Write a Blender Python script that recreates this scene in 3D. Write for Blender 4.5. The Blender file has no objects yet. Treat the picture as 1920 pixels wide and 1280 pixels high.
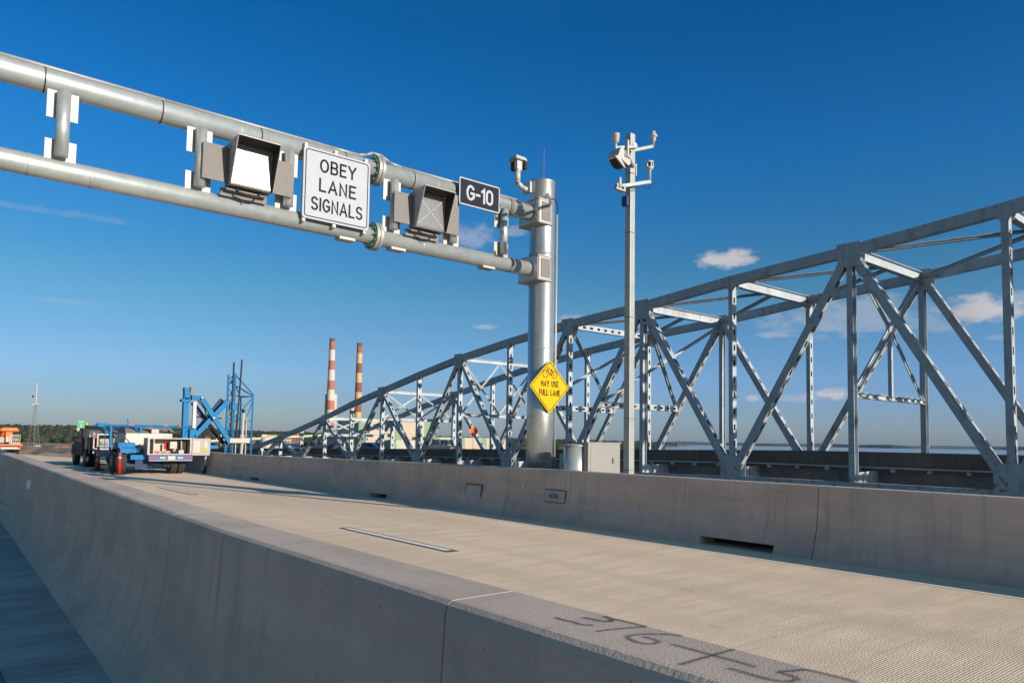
import bpy, bmesh, math, random
from mathutils import Vector, Matrix, noise
R = math.radians
S = bpy.context.scene
C = S.collection
random.seed(4)

# ------------------------------------------------------------------ camera
YAW, PIT, ROLL, EYE = R(39.5), R(3.55), R(.86), 1.68
d = Vector((math.sin(YAW)*math.cos(PIT), math.cos(YAW)*math.cos(PIT), math.sin(PIT)))
r0 = Vector((math.cos(YAW), -math.sin(YAW), 0)); u0 = r0.cross(d)
rt = r0*math.cos(ROLL)+u0*math.sin(ROLL); up = u0*math.cos(ROLL)-r0*math.sin(ROLL)
cam = bpy.data.cameras.new('camera'); camo = bpy.data.objects.new('camera', cam); C.objects.link(camo)
camo.matrix_world = Matrix(((rt.x, up.x, -d.x, 0), (rt.y, up.y, -d.y, 0), (rt.z, up.z, -d.z, EYE), (0, 0, 0, 1)))
cam.sensor_width = 36; cam.lens = 1385/1920*36; cam.shift_y = 98/1920
cam.clip_start = .05; cam.clip_end = 40000
S.camera = camo
FX = 1385.
def raydir(px, py):
    return (d*FX+rt*(px-960)-up*(py-738)).normalized()

# ------------------------------------------------------------------ world, sun, exposure
SUN_EL, SUN_ROT = R(16.6), R(167.0)
HAZE_D = .000018
SKY_STRENGTH, SUN_STRENGTH, EXPOSURE = .076, 5.0, .4
w = bpy.data.worlds.new('World'); S.world = w; w.use_nodes = True
N = w.node_tree.nodes; L = w.node_tree.links
bg = N['Background']; bg.inputs[1].default_value = SKY_STRENGTH
sky = N.new('ShaderNodeTexSky'); sky.sky_type = 'NISHITA'; sky.sun_disc = False
sky.sun_elevation = SUN_EL; sky.sun_rotation = SUN_ROT; sky.altitude = 30
sky.air_density = 1.0; sky.dust_density = .6; sky.ozone_density = 2.2
def wm(op, a, b=None, c=None):
    n = N.new('ShaderNodeMath'); n.operation = op
    for i, v in enumerate((a, b, c)):
        if v is None: continue
        if isinstance(v, (int, float)): n.inputs[i].default_value = v
        else: L.new(v, n.inputs[i])
    return n.outputs[0]
tcw = N.new('ShaderNodeTexCoord'); dirv = tcw.outputs['Generated']
nz = N.new('ShaderNodeTexNoise'); nz.inputs['Scale'].default_value = 34; nz.inputs['Detail'].default_value = 7
nz.inputs['Roughness'].default_value = .6
mpw = N.new('ShaderNodeMapping'); mpw.inputs['Scale'].default_value = (1, 1, 2.2)
L.new(dirv, mpw.inputs[0]); L.new(mpw.outputs[0], nz.inputs['Vector'])
nzo = wm('MULTIPLY', wm('SUBTRACT', nz.outputs[0], .5), 3.4)
clouds = [(1360, 485, 52, 19, 1.0), (965, 432, 30, 10, .45), (880, 440, 55, 24, .42), (1090, 598, 50, 9, .45),
          (915, 613, 26, 5, .4), (1842, 580, 70, 30, 1.0), (1580, 592, 140, 40, .42), (1730, 600, 90, 28, .38),
          (1563, 738, 34, 12, 1.0), (1500, 745, 46, 8, .45), (1412, 747, 14, 7, .6), (1875, 632, 34, 6, .3),
          (110, 398, 170, 7, .16), (130, 566, 60, 6, .12), (1450, 628, 36, 6, .4), (1650, 745, 60, 6, .2), (1900, 560, 50, 16, .5)]
acc = None
def dot(vec):
    n = N.new('ShaderNodeVectorMath'); n.operation = 'DOT_PRODUCT'; L.new(dirv, n.inputs[0]); n.inputs[1].default_value = vec
    return n.outputs['Value']
for (cx, cy, hw, hh, st) in clouds:
    c = raydir(cx, cy); rr = c.cross(Vector((0, 0, 1))).normalized(); uu = rr.cross(c).normalized()
    sc = FX/math.cos(c.angle(d))**1
    a = wm('MULTIPLY', dot(rr), sc/hw/1.1); b = wm('MULTIPLY', dot(uu), sc/hh/1.1)
    r2 = wm('ADD', wm('MULTIPLY', a, a), wm('MULTIPLY', b, b))
    m = wm('SUBTRACT', 1.0, r2)
    m = wm('ADD', m, nzo)
    mr = N.new('ShaderNodeMapRange'); mr.interpolation_type = 'SMOOTHSTEP'; L.new(m, mr.inputs[0])
    mr.inputs[1].default_value = -.15; mr.inputs[2].default_value = 1.15; mr.inputs[4].default_value = st
    front = wm('GREATER_THAN', dot(c), .2)
    gate = N.new('ShaderNodeMapRange'); L.new(r2, gate.inputs[0]); gate.inputs[1].default_value = 1.2; gate.inputs[2].default_value = 2.2
    gate.inputs[3].default_value = 1; gate.inputs[4].default_value = 0
    o = wm('MULTIPLY', wm('MULTIPLY', mr.outputs[0], front), gate.outputs[0])
    acc = o if acc is None else wm('MAXIMUM', acc, o)
mixc = N.new('ShaderNodeMix'); mixc.data_type = 'RGBA'; L.new(acc, mixc.inputs[0])
hs = N.new('ShaderNodeHueSaturation'); hs.inputs['Saturation'].default_value = 1.45; hs.inputs['Value'].default_value = 1.0
L.new(sky.outputs[0], hs.inputs['Color'])
sxyz = N.new('ShaderNodeSeparateXYZ'); L.new(dirv, sxyz.inputs[0]); tr_ = N.new('ShaderNodeValToRGB'); L.new(sxyz.outputs[2], tr_.inputs[0])
els = [(0., (.57, .71, 1.34)), (.05, (.57, .705, 1.22)), (.18, (.84, .96, 1.0)), (.35, (.56, 1.06, 1.32)), (.50, (.38, .96, 1.2)), (.66, (1.95, 1.5, 1.2)), (1., (2.85, 2.0, 1.4))]  # warm bright steps overhead, out of view, are added fill for shaded surfaces
for i, (ps, c_) in enumerate(els):
    e_ = tr_.color_ramp.elements[0] if i == 0 else (tr_.color_ramp.elements[len(tr_.color_ramp.elements)-1] if i == len(els)-1 else tr_.color_ramp.elements.new(ps))
    e_.position = ps; e_.color = (*[v/2.9 for v in c_], 1)
tm = N.new('ShaderNodeMix'); tm.data_type = 'RGBA'; tm.blend_type = 'MULTIPLY'; tm.inputs[0].default_value = 1
L.new(hs.outputs[0], tm.inputs[6]); L.new(tr_.outputs[0], tm.inputs[7])
tv = N.new('ShaderNodeVectorMath'); tv.operation = 'SCALE'; tv.inputs['Scale'].default_value = 2.9; L.new(tm.outputs[2], tv.inputs[0]); 
az_ = N.new('ShaderNodeMapRange'); L.new(sxyz.outputs[0], az_.inputs[0]); az_.inputs[1].default_value = .45; az_.inputs[2].default_value = .95
lo_ = N.new('ShaderNodeMapRange'); L.new(sxyz.outputs[2], lo_.inputs[0]); lo_.inputs[1].default_value = .03; lo_.inputs[2].default_value = .22; lo_.inputs[3].default_value = 1; lo_.inputs[4].default_value = 0
tm2 = N.new('ShaderNodeMix'); tm2.data_type = 'RGBA'; tm2.clamp_factor = True; L.new(wm('MULTIPLY', az_.outputs[0], lo_.outputs[0]), tm2.inputs[0]); L.new(tv.outputs[0], tm2.inputs[6])
tv2 = N.new('ShaderNodeVectorMath'); tv2.operation = 'MULTIPLY'; tv2.inputs[1].default_value = (1.12, 1.22, 1.45); L.new(tv.outputs[0], tv2.inputs[0]); L.new(tv2.outputs[0], tm2.inputs[7]); 
we_ = N.new('ShaderNodeMapRange'); L.new(sxyz.outputs[0], we_.inputs[0]); we_.inputs[1].default_value = .02; we_.inputs[2].default_value = -.4; we_.inputs[4].default_value = .75  # western sky, out of view, warmed as added fill for shaded concrete
tm3 = N.new('ShaderNodeMix'); tm3.data_type = 'RGBA'; L.new(we_.outputs[0], tm3.inputs[0]); L.new(tm2.outputs[2], tm3.inputs[6])
tv3 = N.new('ShaderNodeVectorMath'); tv3.operation = 'MULTIPLY'; tv3.inputs[1].default_value = (1.25, .98, .82); L.new(hs.outputs[0], tv3.inputs[0]); L.new(tv3.outputs[0], tm3.inputs[7]); L.new(tm3.outputs[2], mixc.inputs[6])
cc = N.new('ShaderNodeMix'); cc.data_type = 'RGBA'; nz2 = N.new('ShaderNodeTexNoise'); nz2.inputs['Scale'].default_value = 14
L.new(mpw.outputs[0], nz2.inputs['Vector']); L.new(nz2.outputs[0], cc.inputs[0])
cc.inputs[6].default_value = (3.6, 3.7, 4.2, 1); cc.inputs[7].default_value = (7.2, 7.0, 7.1, 1)
L.new(cc.outputs[2], mixc.inputs[7]); L.new(mixc.outputs[2], bg.inputs[0])
sl = bpy.data.lights.new('sun', 'SUN'); sl.energy = SUN_STRENGTH; sl.angle = R(.53); sl.color = (1, .85, .68)
so = bpy.data.objects.new('sun', sl); C.objects.link(so)
sdir = Vector((math.sin(SUN_ROT)*math.cos(SUN_EL), math.cos(SUN_ROT)*math.cos(SUN_EL), math.sin(SUN_EL)))
so.rotation_euler = sdir.to_track_quat('Z', 'Y').to_euler(); so.location = (3, -10, 20)
S.view_settings.view_transform = 'Standard'; S.view_settings.look = 'None'
S.view_settings.exposure = EXPOSURE; S.view_settings.gamma = 1; S.view_settings.use_curve_mapping = False
S.cycles.max_bounces = 6; S.cycles.use_denoising = True
S.cycles.volume_bounces = 0

# ------------------------------------------------------------------ materials
def mat(name, col, rough=.6, metal=0., var=.12, vscale=2., col2=None, spot=None, spot_scale=3., spot_amt=.5, bump=0., bscale=40., stretch=(1, 1, 1), coat=0., spec=.5):
    m = bpy.data.materials.new(name); m.use_nodes = True; nt = m.node_tree; n = nt.nodes; l = nt.links
    p = n['Principled BSDF']; p.inputs['Roughness'].default_value = rough; p.inputs['Metallic'].default_value = metal
    p.inputs['Coat Weight'].default_value = coat; p.inputs['Specular IOR Level'].default_value = spec
    tc = n.new('ShaderNodeTexCoord'); mp = n.new('ShaderNodeMapping'); mp.inputs['Scale'].default_value = stretch
    l.new(tc.outputs['Object'], mp.inputs[0])
    no = n.new('ShaderNodeTexNoise'); no.inputs['Scale'].default_value = vscale; no.inputs['Detail'].default_value = 6; no.inputs['Roughness'].default_value = .65
    l.new(mp.outputs[0], no.inputs['Vector'])
    mx = n.new('ShaderNodeMix'); mx.data_type = 'RGBA'
    c2 = col2 or tuple(c*(1+var*1.5) for c in col); c1 = tuple(c*(1-var*1.5) for c in col)
    mx.inputs[6].default_value = (*c1, 1); mx.inputs[7].default_value = (*c2, 1)
    rp = n.new('ShaderNodeMapRange'); rp.inputs[1].default_value = .3; rp.inputs[2].default_value = .7
    l.new(no.outputs[0], rp.inputs[0]); l.new(rp.outputs[0], mx.inputs[0])
    out = mx.outputs[2]
    if spot:
        s = n.new('ShaderNodeTexNoise'); s.inputs['Scale'].default_value = spot_scale; s.inputs['Detail'].default_value = 8; s.inputs['Roughness'].default_value = .7
        l.new(tc.outputs['Object'], s.inputs['Vector'])
        rs = n.new('ShaderNodeMapRange'); rs.inputs[1].default_value = 1-spot_amt; rs.inputs[2].default_value = 1-spot_amt+.08
        l.new(s.outputs[0], rs.inputs[0])
        m2 = n.new('ShaderNodeMix'); m2.data_type = 'RGBA'; l.new(rs.outputs[0], m2.inputs[0]); l.new(out, m2.inputs[6]); m2.inputs[7].default_value = (*spot, 1)
        out = m2.outputs[2]
    l.new(out, p.inputs['Base Color'])
    if bump:
        b = n.new('ShaderNodeBump'); b.inputs['Strength'].default_value = bump; b.inputs['Distance'].default_value = .01
        bn = n.new('ShaderNodeTexNoise'); bn.inputs['Scale'].default_value = bscale; bn.inputs['Detail'].default_value = 5
        l.new(mp.outputs[0], bn.inputs['Vector']); l.new(bn.outputs[0], b.inputs['Height']); l.new(b.outputs[0], p.inputs['Normal'])
    return m

def add_layer(m, scale3, nscale, lo, hi, colr, amt, detail=5):
    """stains or streaks: a second noise mixed over the base colour"""
    nt = m.node_tree; n = nt.nodes; l = nt.links; p = n['Principled BSDF']
    src = p.inputs['Base Color'].links[0].from_socket
    tc = n.new('ShaderNodeTexCoord'); mp = n.new('ShaderNodeMapping'); mp.inputs['Scale'].default_value = scale3
    l.new(tc.outputs['Object'], mp.inputs[0])
    no = n.new('ShaderNodeTexNoise'); no.inputs['Scale'].default_value = nscale; no.inputs['Detail'].default_value = detail
    l.new(mp.outputs[0], no.inputs['Vector'])
    r_ = n.new('ShaderNodeMapRange'); r_.inputs[1].default_value = lo; r_.inputs[2].default_value = hi; r_.inputs[4].default_value = amt
    l.new(no.outputs[0], r_.inputs[0])
    mx = n.new('ShaderNodeMix'); mx.data_type = 'RGBA'; l.new(r_.outputs[0], mx.inputs[0]); l.new(src, mx.inputs[6]); mx.inputs[7].default_value = (*colr, 1)
    l.new(mx.outputs[2], p.inputs['Base Color'])
    return m

M = {}
M['galv'] = mat('galvanised_steel', (.42, .47, .485), .40, .5, .1, 5, spot=(.42, .36, .27), spot_scale=2.2, spot_amt=.29, bump=.1, bscale=60)
add_layer(M['galv'], (1, 1, 1), 26, .45, .6, (.46, .51, .53), .45, 3)
M['galv_col'] = mat('column_galvanising', (.41, .46, .475), .34, .72, .07, 4, spot=(.40, .34, .24), spot_scale=1.6, spot_amt=.27, bump=.06, bscale=30)
add_layer(M['galv_col'], (1, 1, .15), 3, .45, .7, (.36, .39, .40), .5)
M['galv_mast'] = mat('mast_galvanising', (.29, .325, .33), .5, .3, .08, 4, spot=(.36, .37, .35), spot_scale=8, spot_amt=.4)
M['galv_plate'] = mat('galvanised_plate', (.34, .35, .345), .55, .35, .07, 7, spot=(.4, .36, .3), spot_scale=4, spot_amt=.3)
M['galv_dull'] = mat('dull_aluminium', (.165, .163, .165), .7, .1, .06, 6)
M['white'] = mat('white_paint', (.42, .43, .44), .4, 0, .04, 6, coat=.2)
M['signwhite'] = mat('white_reflective_sheeting', (.38, .42, .50), .85, 0, .025, 3, spot=(.33, .35, .38), spot_scale=9, spot_amt=.27)
M['black'] = mat('black_ink', (.018, .018, .022), .9, 0, .05, spec=.15)
M['signback'] = mat('sign_dark_sheeting', (.02, .026, .042), .9, 0, .06, 4, spec=.15)
M['yellow'] = mat('yellow_reflective_sheeting', (.60, .39, .006), .8, 0, .05, 14, spec=.2)
M['green'] = mat('green_sheeting', (.0, .26, .10), .5)
M['orange_sign'] = mat('orange_sheeting', (.85, .12, .02), .5)
M['dark'] = mat('dark_rubber', (.02, .02, .022), .8)
M['tyre'] = mat('tyre_rubber', (.028, .028, .03), .85, 0, .3, 9)
M['teal'] = mat('teal_bolt', (.02, .22, .18), .4, .4)
M['cable'] = mat('cable', (.14, .06, .05), .6)
M['concrete'] = mat('barrier_concrete', (.53, .42, .35), .88, 0, .09, 1.1, spot=(.2, .18, .165), spot_scale=2.2, spot_amt=.26, bump=.25, bscale=110)
add_layer(M['concrete'], (14, .5, 14), 1.0, .5, .62, (.60, .50, .43), .45, 3)
add_layer(M['concrete'], (1, 1, 1), 38, .70, .74, (.14, .11, .09), .7, 2)
add_layer(M['concrete'], (1, 7, .5), 1.6, .60, .70, (.30, .235, .19), .55, 6)
add_layer(M['concrete'], (1, .8, 5), 1.1, .63, .70, (.36, .28, .23), .5, 8)
add_layer(M['concrete'], (.6, .45, .6), 1.0, .50, .56, (.57, .47, .40), .35, 2)
add_layer(M['concrete'], (1.5, .5, .35), 2.2, .56, .66, (.33, .275, .235), .5, 7)
add_layer(M['concrete'], (3, 3, .25), 1.6, .5, .75, (.30, .27, .25), .55)
add_layer(M['concrete'], (1, 1, 1), 55, .38, .72, (.49, .45, .42), .45)
add_layer(M['concrete'], (1, 1, 2.5), .8, .45, .62, (.36, .305, .27), .45)
add_layer(M['concrete'], (8, .35, 8), 3.0, .52, .7, (.47, .43, .41), .5)
M['road'] = None
M['paint_line'] = mat('road_paint', (.85, .83, .78), .7, 0, .08, 12, spot=(.35, .31, .26), spot_scale=30, spot_amt=.38)
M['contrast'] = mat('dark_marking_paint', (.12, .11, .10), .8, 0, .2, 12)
M['truss'] = mat('weathered_truss_paint', (.35, .42, .485), .6, .1, .10, .9, spot=(.14, .075, .045), spot_scale=1.3, spot_amt=.335, bump=.08, bscale=20)
add_layer(M['truss'], (1, 1, .3), 2.4, .54, .76, (.27, .235, .20), .9)
add_layer(M['truss'], (1, 1, 1), 9, .62, .68, (.20, .12, .08), .6)
def zrust(m, z0, z1, colr):
    nt = m.node_tree; n = nt.nodes; l = nt.links; p = n['Principled BSDF']; src = p.inputs['Base Color'].links[0].from_socket
    ge = n.new('ShaderNodeNewGeometry'); sx = n.new('ShaderNodeSeparateXYZ'); l.new(ge.outputs['Position'], sx.inputs[0])
    a = n.new('ShaderNodeMapRange'); l.new(sx.outputs[2], a.inputs[0]); a.inputs[1].default_value = z0; a.inputs[2].default_value = z1; a.inputs[3].default_value = .11; a.inputs[4].default_value = 0
    no = n.new('ShaderNodeTexNoise'); no.inputs['Scale'].default_value = 3.5; no.inputs['Detail'].default_value = 8; l.new(ge.outputs['Position'], no.inputs['Vector'])
    ad = n.new('ShaderNodeMath'); ad.operation = 'ADD'; l.new(a.outputs[0], ad.inputs[0]); l.new(no.outputs[0], ad.inputs[1])
    r_ = n.new('ShaderNodeMapRange'); l.new(ad.outputs[0], r_.inputs[0]); r_.inputs[1].default_value = .69; r_.inputs[2].default_value = .77; r_.inputs[4].default_value = .8
    mx = n.new('ShaderNodeMix'); mx.data_type = 'RGBA'; l.new(r_.outputs[0], mx.inputs[0]); l.new(src, mx.inputs[6]); mx.inputs[7].default_value = (*colr, 1); l.new(mx.outputs[2], p.inputs['Base Color'])
zrust(M['truss'], -.5, 2.8, (.16, .085, .05))
M['truss_in'] = mat('truss_shaded_steel', (.16, .16, .165), .7, 0, .2, 2)  # darker truss steel for the stringers, under-deck shade put into its colour
M['truss_hole_shade'] = mat('painted_hole_shade', (.022, .02, .02), .95, spec=.05)
M['parapet'] = mat('old_parapet_concrete', (.13, .115, .105), .9, 0, .18, .6, bump=.1)
add_layer(M['parapet'], (1, 4, .3), 1.2, .5, .7, (.08, .07, .065), .5)
M['blue'] = mat('blue_machine_paint', (.002, .15, .38), .65, 0, .08, 3, spot=(.06, .08, .1), spot_scale=6, spot_amt=.3, spec=.3)
M['dkblue'] = mat('dark_blue_paint', (.006, .03, .11), .7, 0, .1, 3)
M['bodyw'] = mat('off_white_enamel', (.38, .37, .34), .5, 0, .06, 5, spot=(.25, .2, .15), spot_scale=7, spot_amt=.3)
M['greybox'] = mat('grey_enamel', (.27, .27, .27), .5, 0, .05, 5)
M['red'] = mat('red_lens', (.65, .015, .012), .25, 0, .05, coat=.5)
M['orange'] = mat('orange_paint', (.62, .11, .008), .45, 0, .08, 3, spot=(.2, .1, .05), spot_scale=5, spot_amt=.3)
M['conered'] = mat('cone_red_plastic', (.55, .018, .006), .5, 0, .05)
M['coneor'] = mat('cone_orange_plastic', (.62, .07, .006), .5, 0, .05)
M['cab'] = mat('dark_grey_blue_paint', (.022, .03, .05), .7, .0, .1, 3, spec=.2)
M['glass'] = mat('vehicle_glass', (.03, .04, .05), .08, 0, .02, spec=.8)
M['beige'] = mat('cream_cladding', (.42, .37, .29), .8, 0, .04, .02)
M['greywall'] = mat('grey_cladding', (.42, .40, .38), .8, 0, .05, .03)
M['pgreen'] = mat('pale_green_cladding', (.17, .27, .17), .7, 0, .03, .03)
M['dgreen'] = mat('green_cladding', (.12, .30, .17), .7, 0, .03, .03)
M['roofgreen'] = mat('pale_green_roof', (.42, .50, .30), .7, 0, .06, .02)
M['stk_red'] = mat('chimney_red_band', (.37, .125, .085), .85, 0, .08, .05, spot=(.3, .12, .07), spot_scale=.08, spot_amt=.35)
M['stk_white'] = mat('chimney_white_band', (.48, .45, .43), .85, 0, .06, .05)
M['stk_soot'] = mat('chimney_soot', (.14, .075, .055), .9, 0, .2, .05)
M['stk_sootred'] = mat('chimney_sooty_red', (.33, .12, .07), .9, 0, .25, .06)
M['stk_brown'] = mat('chimney_brown_band', (.20, .07, .045), .9, 0, .1, .05)
M['stk_rust'] = mat('chimney_rusty_cream_band', (.58, .38, .17), .9, 0, .25, .12, col2=(.60, .44, .24))
M['stk_conc'] = mat('chimney_concrete', (.45, .44, .43), .9, 0, .06, .03)
M['grind'] = mat('dark_blue_steel', (.05, .08, .12), .7, 0, .2, .05)
M['soil'] = mat('bare_soil', (.30, .21, .14), .95, 0, .2, .01)
M['patchpaint'] = mat('pale_patch_paint', (.85, .88, .92), .8)
M['tealtarp'] = mat('turquoise_tarpaulin', (.05, .32, .38), .7)
M['cabgrey'] = mat('cabinet_grey_enamel', (.25, .255, .26), .5, .1, .04, 4)
M['silver'] = mat('silver_car_paint', (.45, .46, .47), .3, .4, .03, coat=.5)
M['carblue'] = mat('blue_car_paint', (.02, .09, .3), .3, .2, .03, coat=.5)

# ------------------------------------------------------------------ helpers
def worldloc(o):
    v = Vector((0, 0, 0))
    while o: v += o.location; o = o.parent
    return v
def tag(o, label=None, cat=None, group=None, kind=None):
    if label: o['label'] = label
    if cat: o['category'] = cat
    if group: o['group'] = group
    if kind: o['kind'] = kind
    return o
def empty(name, loc, label, cat, group=None):
    o = bpy.data.objects.new(name, None); C.objects.link(o); o.location = loc; o.empty_display_size = .2
    return tag(o, label, cat, group)
class MB:
    def __init__(s): s.bm = bmesh.new(); s.mi = 0
    def face(s, pts):
        f = s.bm.faces.new([s.bm.verts.new(p) for p in pts]); f.material_index = s.mi; return f
    def hull8(s, a, b):
        va = [s.bm.verts.new(p) for p in a]; vb = [s.bm.verts.new(p) for p in b]; n = len(a)
        fs = [s.bm.faces.new(va[::-1]), s.bm.faces.new(vb)]
        for i in range(n): fs.append(s.bm.faces.new((va[i], va[(i+1) % n], vb[(i+1) % n], vb[i])))
        for f in fs: f.material_index = s.mi
        return s
    def box(s, x0, x1, y0, y1, z0, z1):
        return s.hull8([(x0, y0, z0), (x1, y0, z0), (x1, y1, z0), (x0, y1, z0)], [(x0, y0, z1), (x1, y0, z1), (x1, y1, z1), (x0, y1, z1)])
    def beam(s, p0, p1, w, h, side=None):
        p0, p1 = Vector(p0), Vector(p1); t = (p1-p0).normalized()
        if side is None: side = t.cross(Vector((0, 0, 1)))
        else: side = Vector(side)
        if side.length < 1e-4: side = Vector((1, 0, 0))
        side = (side-t*side.dot(t)).normalized(); o = t.cross(side)
        q = [side*(a*w/2)+o*(b*h/2) for a, b in ((-1, -1), (1, -1), (1, 1), (-1, 1))]
        return s.hull8([p0+v for v in q], [p1+v for v in q])
    def tube(s, p0, p1, r, r2=None, n=12):
        p0, p1 = Vector(p0), Vector(p1); r2 = r if r2 is None else r2; t = (p1-p0).normalized()
        a = t.orthogonal().normalized(); b = t.cross(a)
        A = [a*math.cos(2*math.pi*i/n)+b*math.sin(2*math.pi*i/n) for i in range(n)]
        return s.hull8([p0+v*r for v in A], [p1+v*r2 for v in A])
    def path(s, pts, r, n=6):
        for a, b in zip(pts, pts[1:]): s.tube(a, b, r, n=n)
        return s
    def lathe(s, prof, c=(0, 0, 0), n=20, mats=None):
        rings = []
        for r_, z in prof:
            rings.append([s.bm.verts.new((c[0]+r_*math.cos(2*math.pi*i/n), c[1]+r_*math.sin(2*math.pi*i/n), c[2]+z)) for i in range(n)])
        for k in range(len(rings)-1):
            for i in range(n):
                f = s.bm.faces.new((rings[k][i], rings[k][(i+1) % n], rings[k+1][(i+1) % n], rings[k+1][i]))
                f.material_index = mats[k] if mats else s.mi
        for ring, rev in ((rings[0], True), (rings[-1], False)):
            f = s.bm.faces.new(ring[::-1] if rev else ring); f.material_index = (mats[0] if rev else mats[-1]) if mats else s.mi
        return s
    def build(s, name, m, parent=None, smooth=False, origin=None, bevel=0, label=None):
        off = worldloc(parent) if parent else Vector(origin or (0, 0, 0))
        bmesh.ops.recalc_face_normals(s.bm, faces=s.bm.faces)
        bmesh.ops.translate(s.bm, vec=-off, verts=s.bm.verts)
        me = bpy.data.meshes.new(name); s.bm.to_mesh(me); s.bm.free()
        for x in (m if isinstance(m, (list, tuple)) else [m]): me.materials.append(M[x] if isinstance(x, str) else x)
        if smooth:
            for p in me.polygons: p.use_smooth = len(p.vertices) == 4
        o = bpy.data.objects.new(name, me); C.objects.link(o)
        if parent: o.parent = parent
        else: o.location = off
        if smooth or bevel:
            if bevel:
                b = o.modifiers.new('bevel', 'BEVEL'); b.width = bevel; b.segments = 2; b.limit_method = 'ANGLE'
        if label: o['label'] = label
        return o
def text_mesh(name, body, loc, size, m, parent, bold=.0, xs=1., extrude=.002, align='CENTER', spacing=1.):
    """lettering facing -Y"""
    cu = bpy.data.curves.new(name, 'FONT'); cu.body = body; cu.size = size; cu.align_x = align; cu.align_y = 'CENTER'
    cu.extrude = extrude; cu.offset = bold; cu.space_character = spacing; cu.resolution_u = 4
    t = bpy.data.objects.new(name, cu); C.objects.link(t)
    dg = bpy.context.evaluated_depsgraph_get(); me = bpy.data.meshes.new_from_object(t.evaluated_get(dg))
    bpy.data.objects.remove(t); bpy.data.curves.remove(cu)
    off = worldloc(parent)
    me.transform(Matrix.Translation(Vector(loc)-off) @ Matrix.Rotation(math.pi/2, 4, 'X') @ Matrix.Diagonal((xs, 1, 1, 1)))
    me.materials.clear(); me.materials.append(M[m])
    o = bpy.data.objects.new(name, me); C.objects.link(o); o.parent = parent
    return o
def arc(cx, cy, rx, ry, a0, a1, n=10):
    return [(cx+rx*math.cos(R(a0+(a1-a0)*i/n)), cy+ry*math.sin(R(a0+(a1-a0)*i/n))) for i in range(n+1)]
GL = {  # centre-line strokes in a unit-high cell: (width, strokes)
 'O': (.72, [arc(.36, .5, .36, .5, 0, 360, 28)]), '0': (.56, [arc(.28, .72, .28, .28, 0, 180, 12)+arc(.28, .28, .28, .28, 180, 360, 12)+[(.56, .72)]]),
 'B': (.60, [[(0, 0), (0, 1), (.36, 1)]+arc(.36, .76, .21, .24, 90, -90, 8)+[(0, .52)], [(.34, .52)]+arc(.36, .26, .24, .26, 90, -90, 8)+[(0, 0)]]),
 'E': (.52, [[(.52, 0), (0, 0), (0, 1), (.52, 1)], [(0, .52), (.44, .52)]]), 'F': (.52, [[(0, 0), (0, 1), (.52, 1)], [(0, .52), (.44, .52)]]),
 'Y': (.68, [[(0, 1), (.34, .47), (.68, 1)], [(.34, 0), (.34, .47)]]), 'L': (.50, [[(0, 1), (0, 0), (.50, 0)]]),
 'A': (.70, [[(0, 0), (.35, 1), (.70, 0)], [(.13, .30), (.57, .30)]]), 'N': (.58, [[(0, 0), (0, 1), (.58, 0), (.58, 1)]]),
 'S': (.58, [arc(.29, .75, .28, .25, 28, 270, 14)+arc(.29, .25, .29, .25, 90, -152, 14)[0:]]), 'I': (.0, [[(0, 0), (0, 1)]]),
 'G': (.66, [arc(.34, .5, .34, .5, 42, 318, 20)+[(.66, .2), (.66, .46), (.40, .46)]]), 'M': (.72, [[(0, 0), (0, 1), (.36, .42), (.72, 1), (.72, 0)]]),
 'U': (.58, [[(0, 1), (0, .3)]+arc(.29, .3, .29, .3, 180, 360, 14)+[(.58, 1)]]), '1': (.22, [[(0, .80), (.22, 1), (.22, 0)]]), '-': (.28, [[(0, .45), (.28, .45)]]), ' ': (.36, [])}
def stroke_text(name, body, loc, height, wf, t, m, parent, gap=.26):
    """lettering made of even strokes, facing -Y; loc is the centre"""
    b = MB(); hgt = height-t; tot = sum(GL[c][0]*wf for c in body)*hgt+gap*hgt*(len(body)-1); x = loc[0]-tot/2; z0 = loc[2]-hgt/2; cnt = 0
    for c in body:
        wd, sts = GL[c]
        for st in sts:
            P = [Vector((x+p[0]*wf*hgt, z0+p[1]*hgt)) for p in st]
            P = [p for i, p in enumerate(P) if i == 0 or (p-P[i-1]).length > 1e-5]
            yy = loc[1]-.0003*(cnt % 5); cnt += 1; Lp = []; Rp = []
            closed = (P[0]-P[-1]).length < 1e-4
            for i, p in enumerate(P):
                a = (p-P[i-1]).normalized() if i > 0 else ((p-P[-2]).normalized() if closed else None)
                e = (P[i+1]-p).normalized() if i < len(P)-1 else ((P[1]-p).normalized() if closed else None)
                if a is None: a = e
                if e is None: e = a
                tt = (a+e); tt = tt.normalized() if tt.length > 1e-3 else a
                nn = Vector((-tt.y, tt.x)); k = 1/max(.45, abs(nn.dot(Vector((-a.y, a.x)))))
                q = p.copy()
                if not closed and i == 0: q = p-a*t*.5
                if not closed and i == len(P)-1: q = p+a*t*.5
                Lp.append(q+nn*t/2*k); Rp.append(q-nn*t/2*k)
            for i in range(len(P)-1): b.face([(v.x, yy, v.y) for v in (Lp[i], Rp[i], Rp[i+1], Lp[i+1])])
        x += (wd*wf+gap)*hgt
    return b.build(name, m, parent)
def copy_tree(o, parent=None):
    c = o.copy(); C.objects.link(c)
    if parent: c.parent = parent
    for ch in list(o.children): copy_tree(ch, c)
    return c

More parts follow.
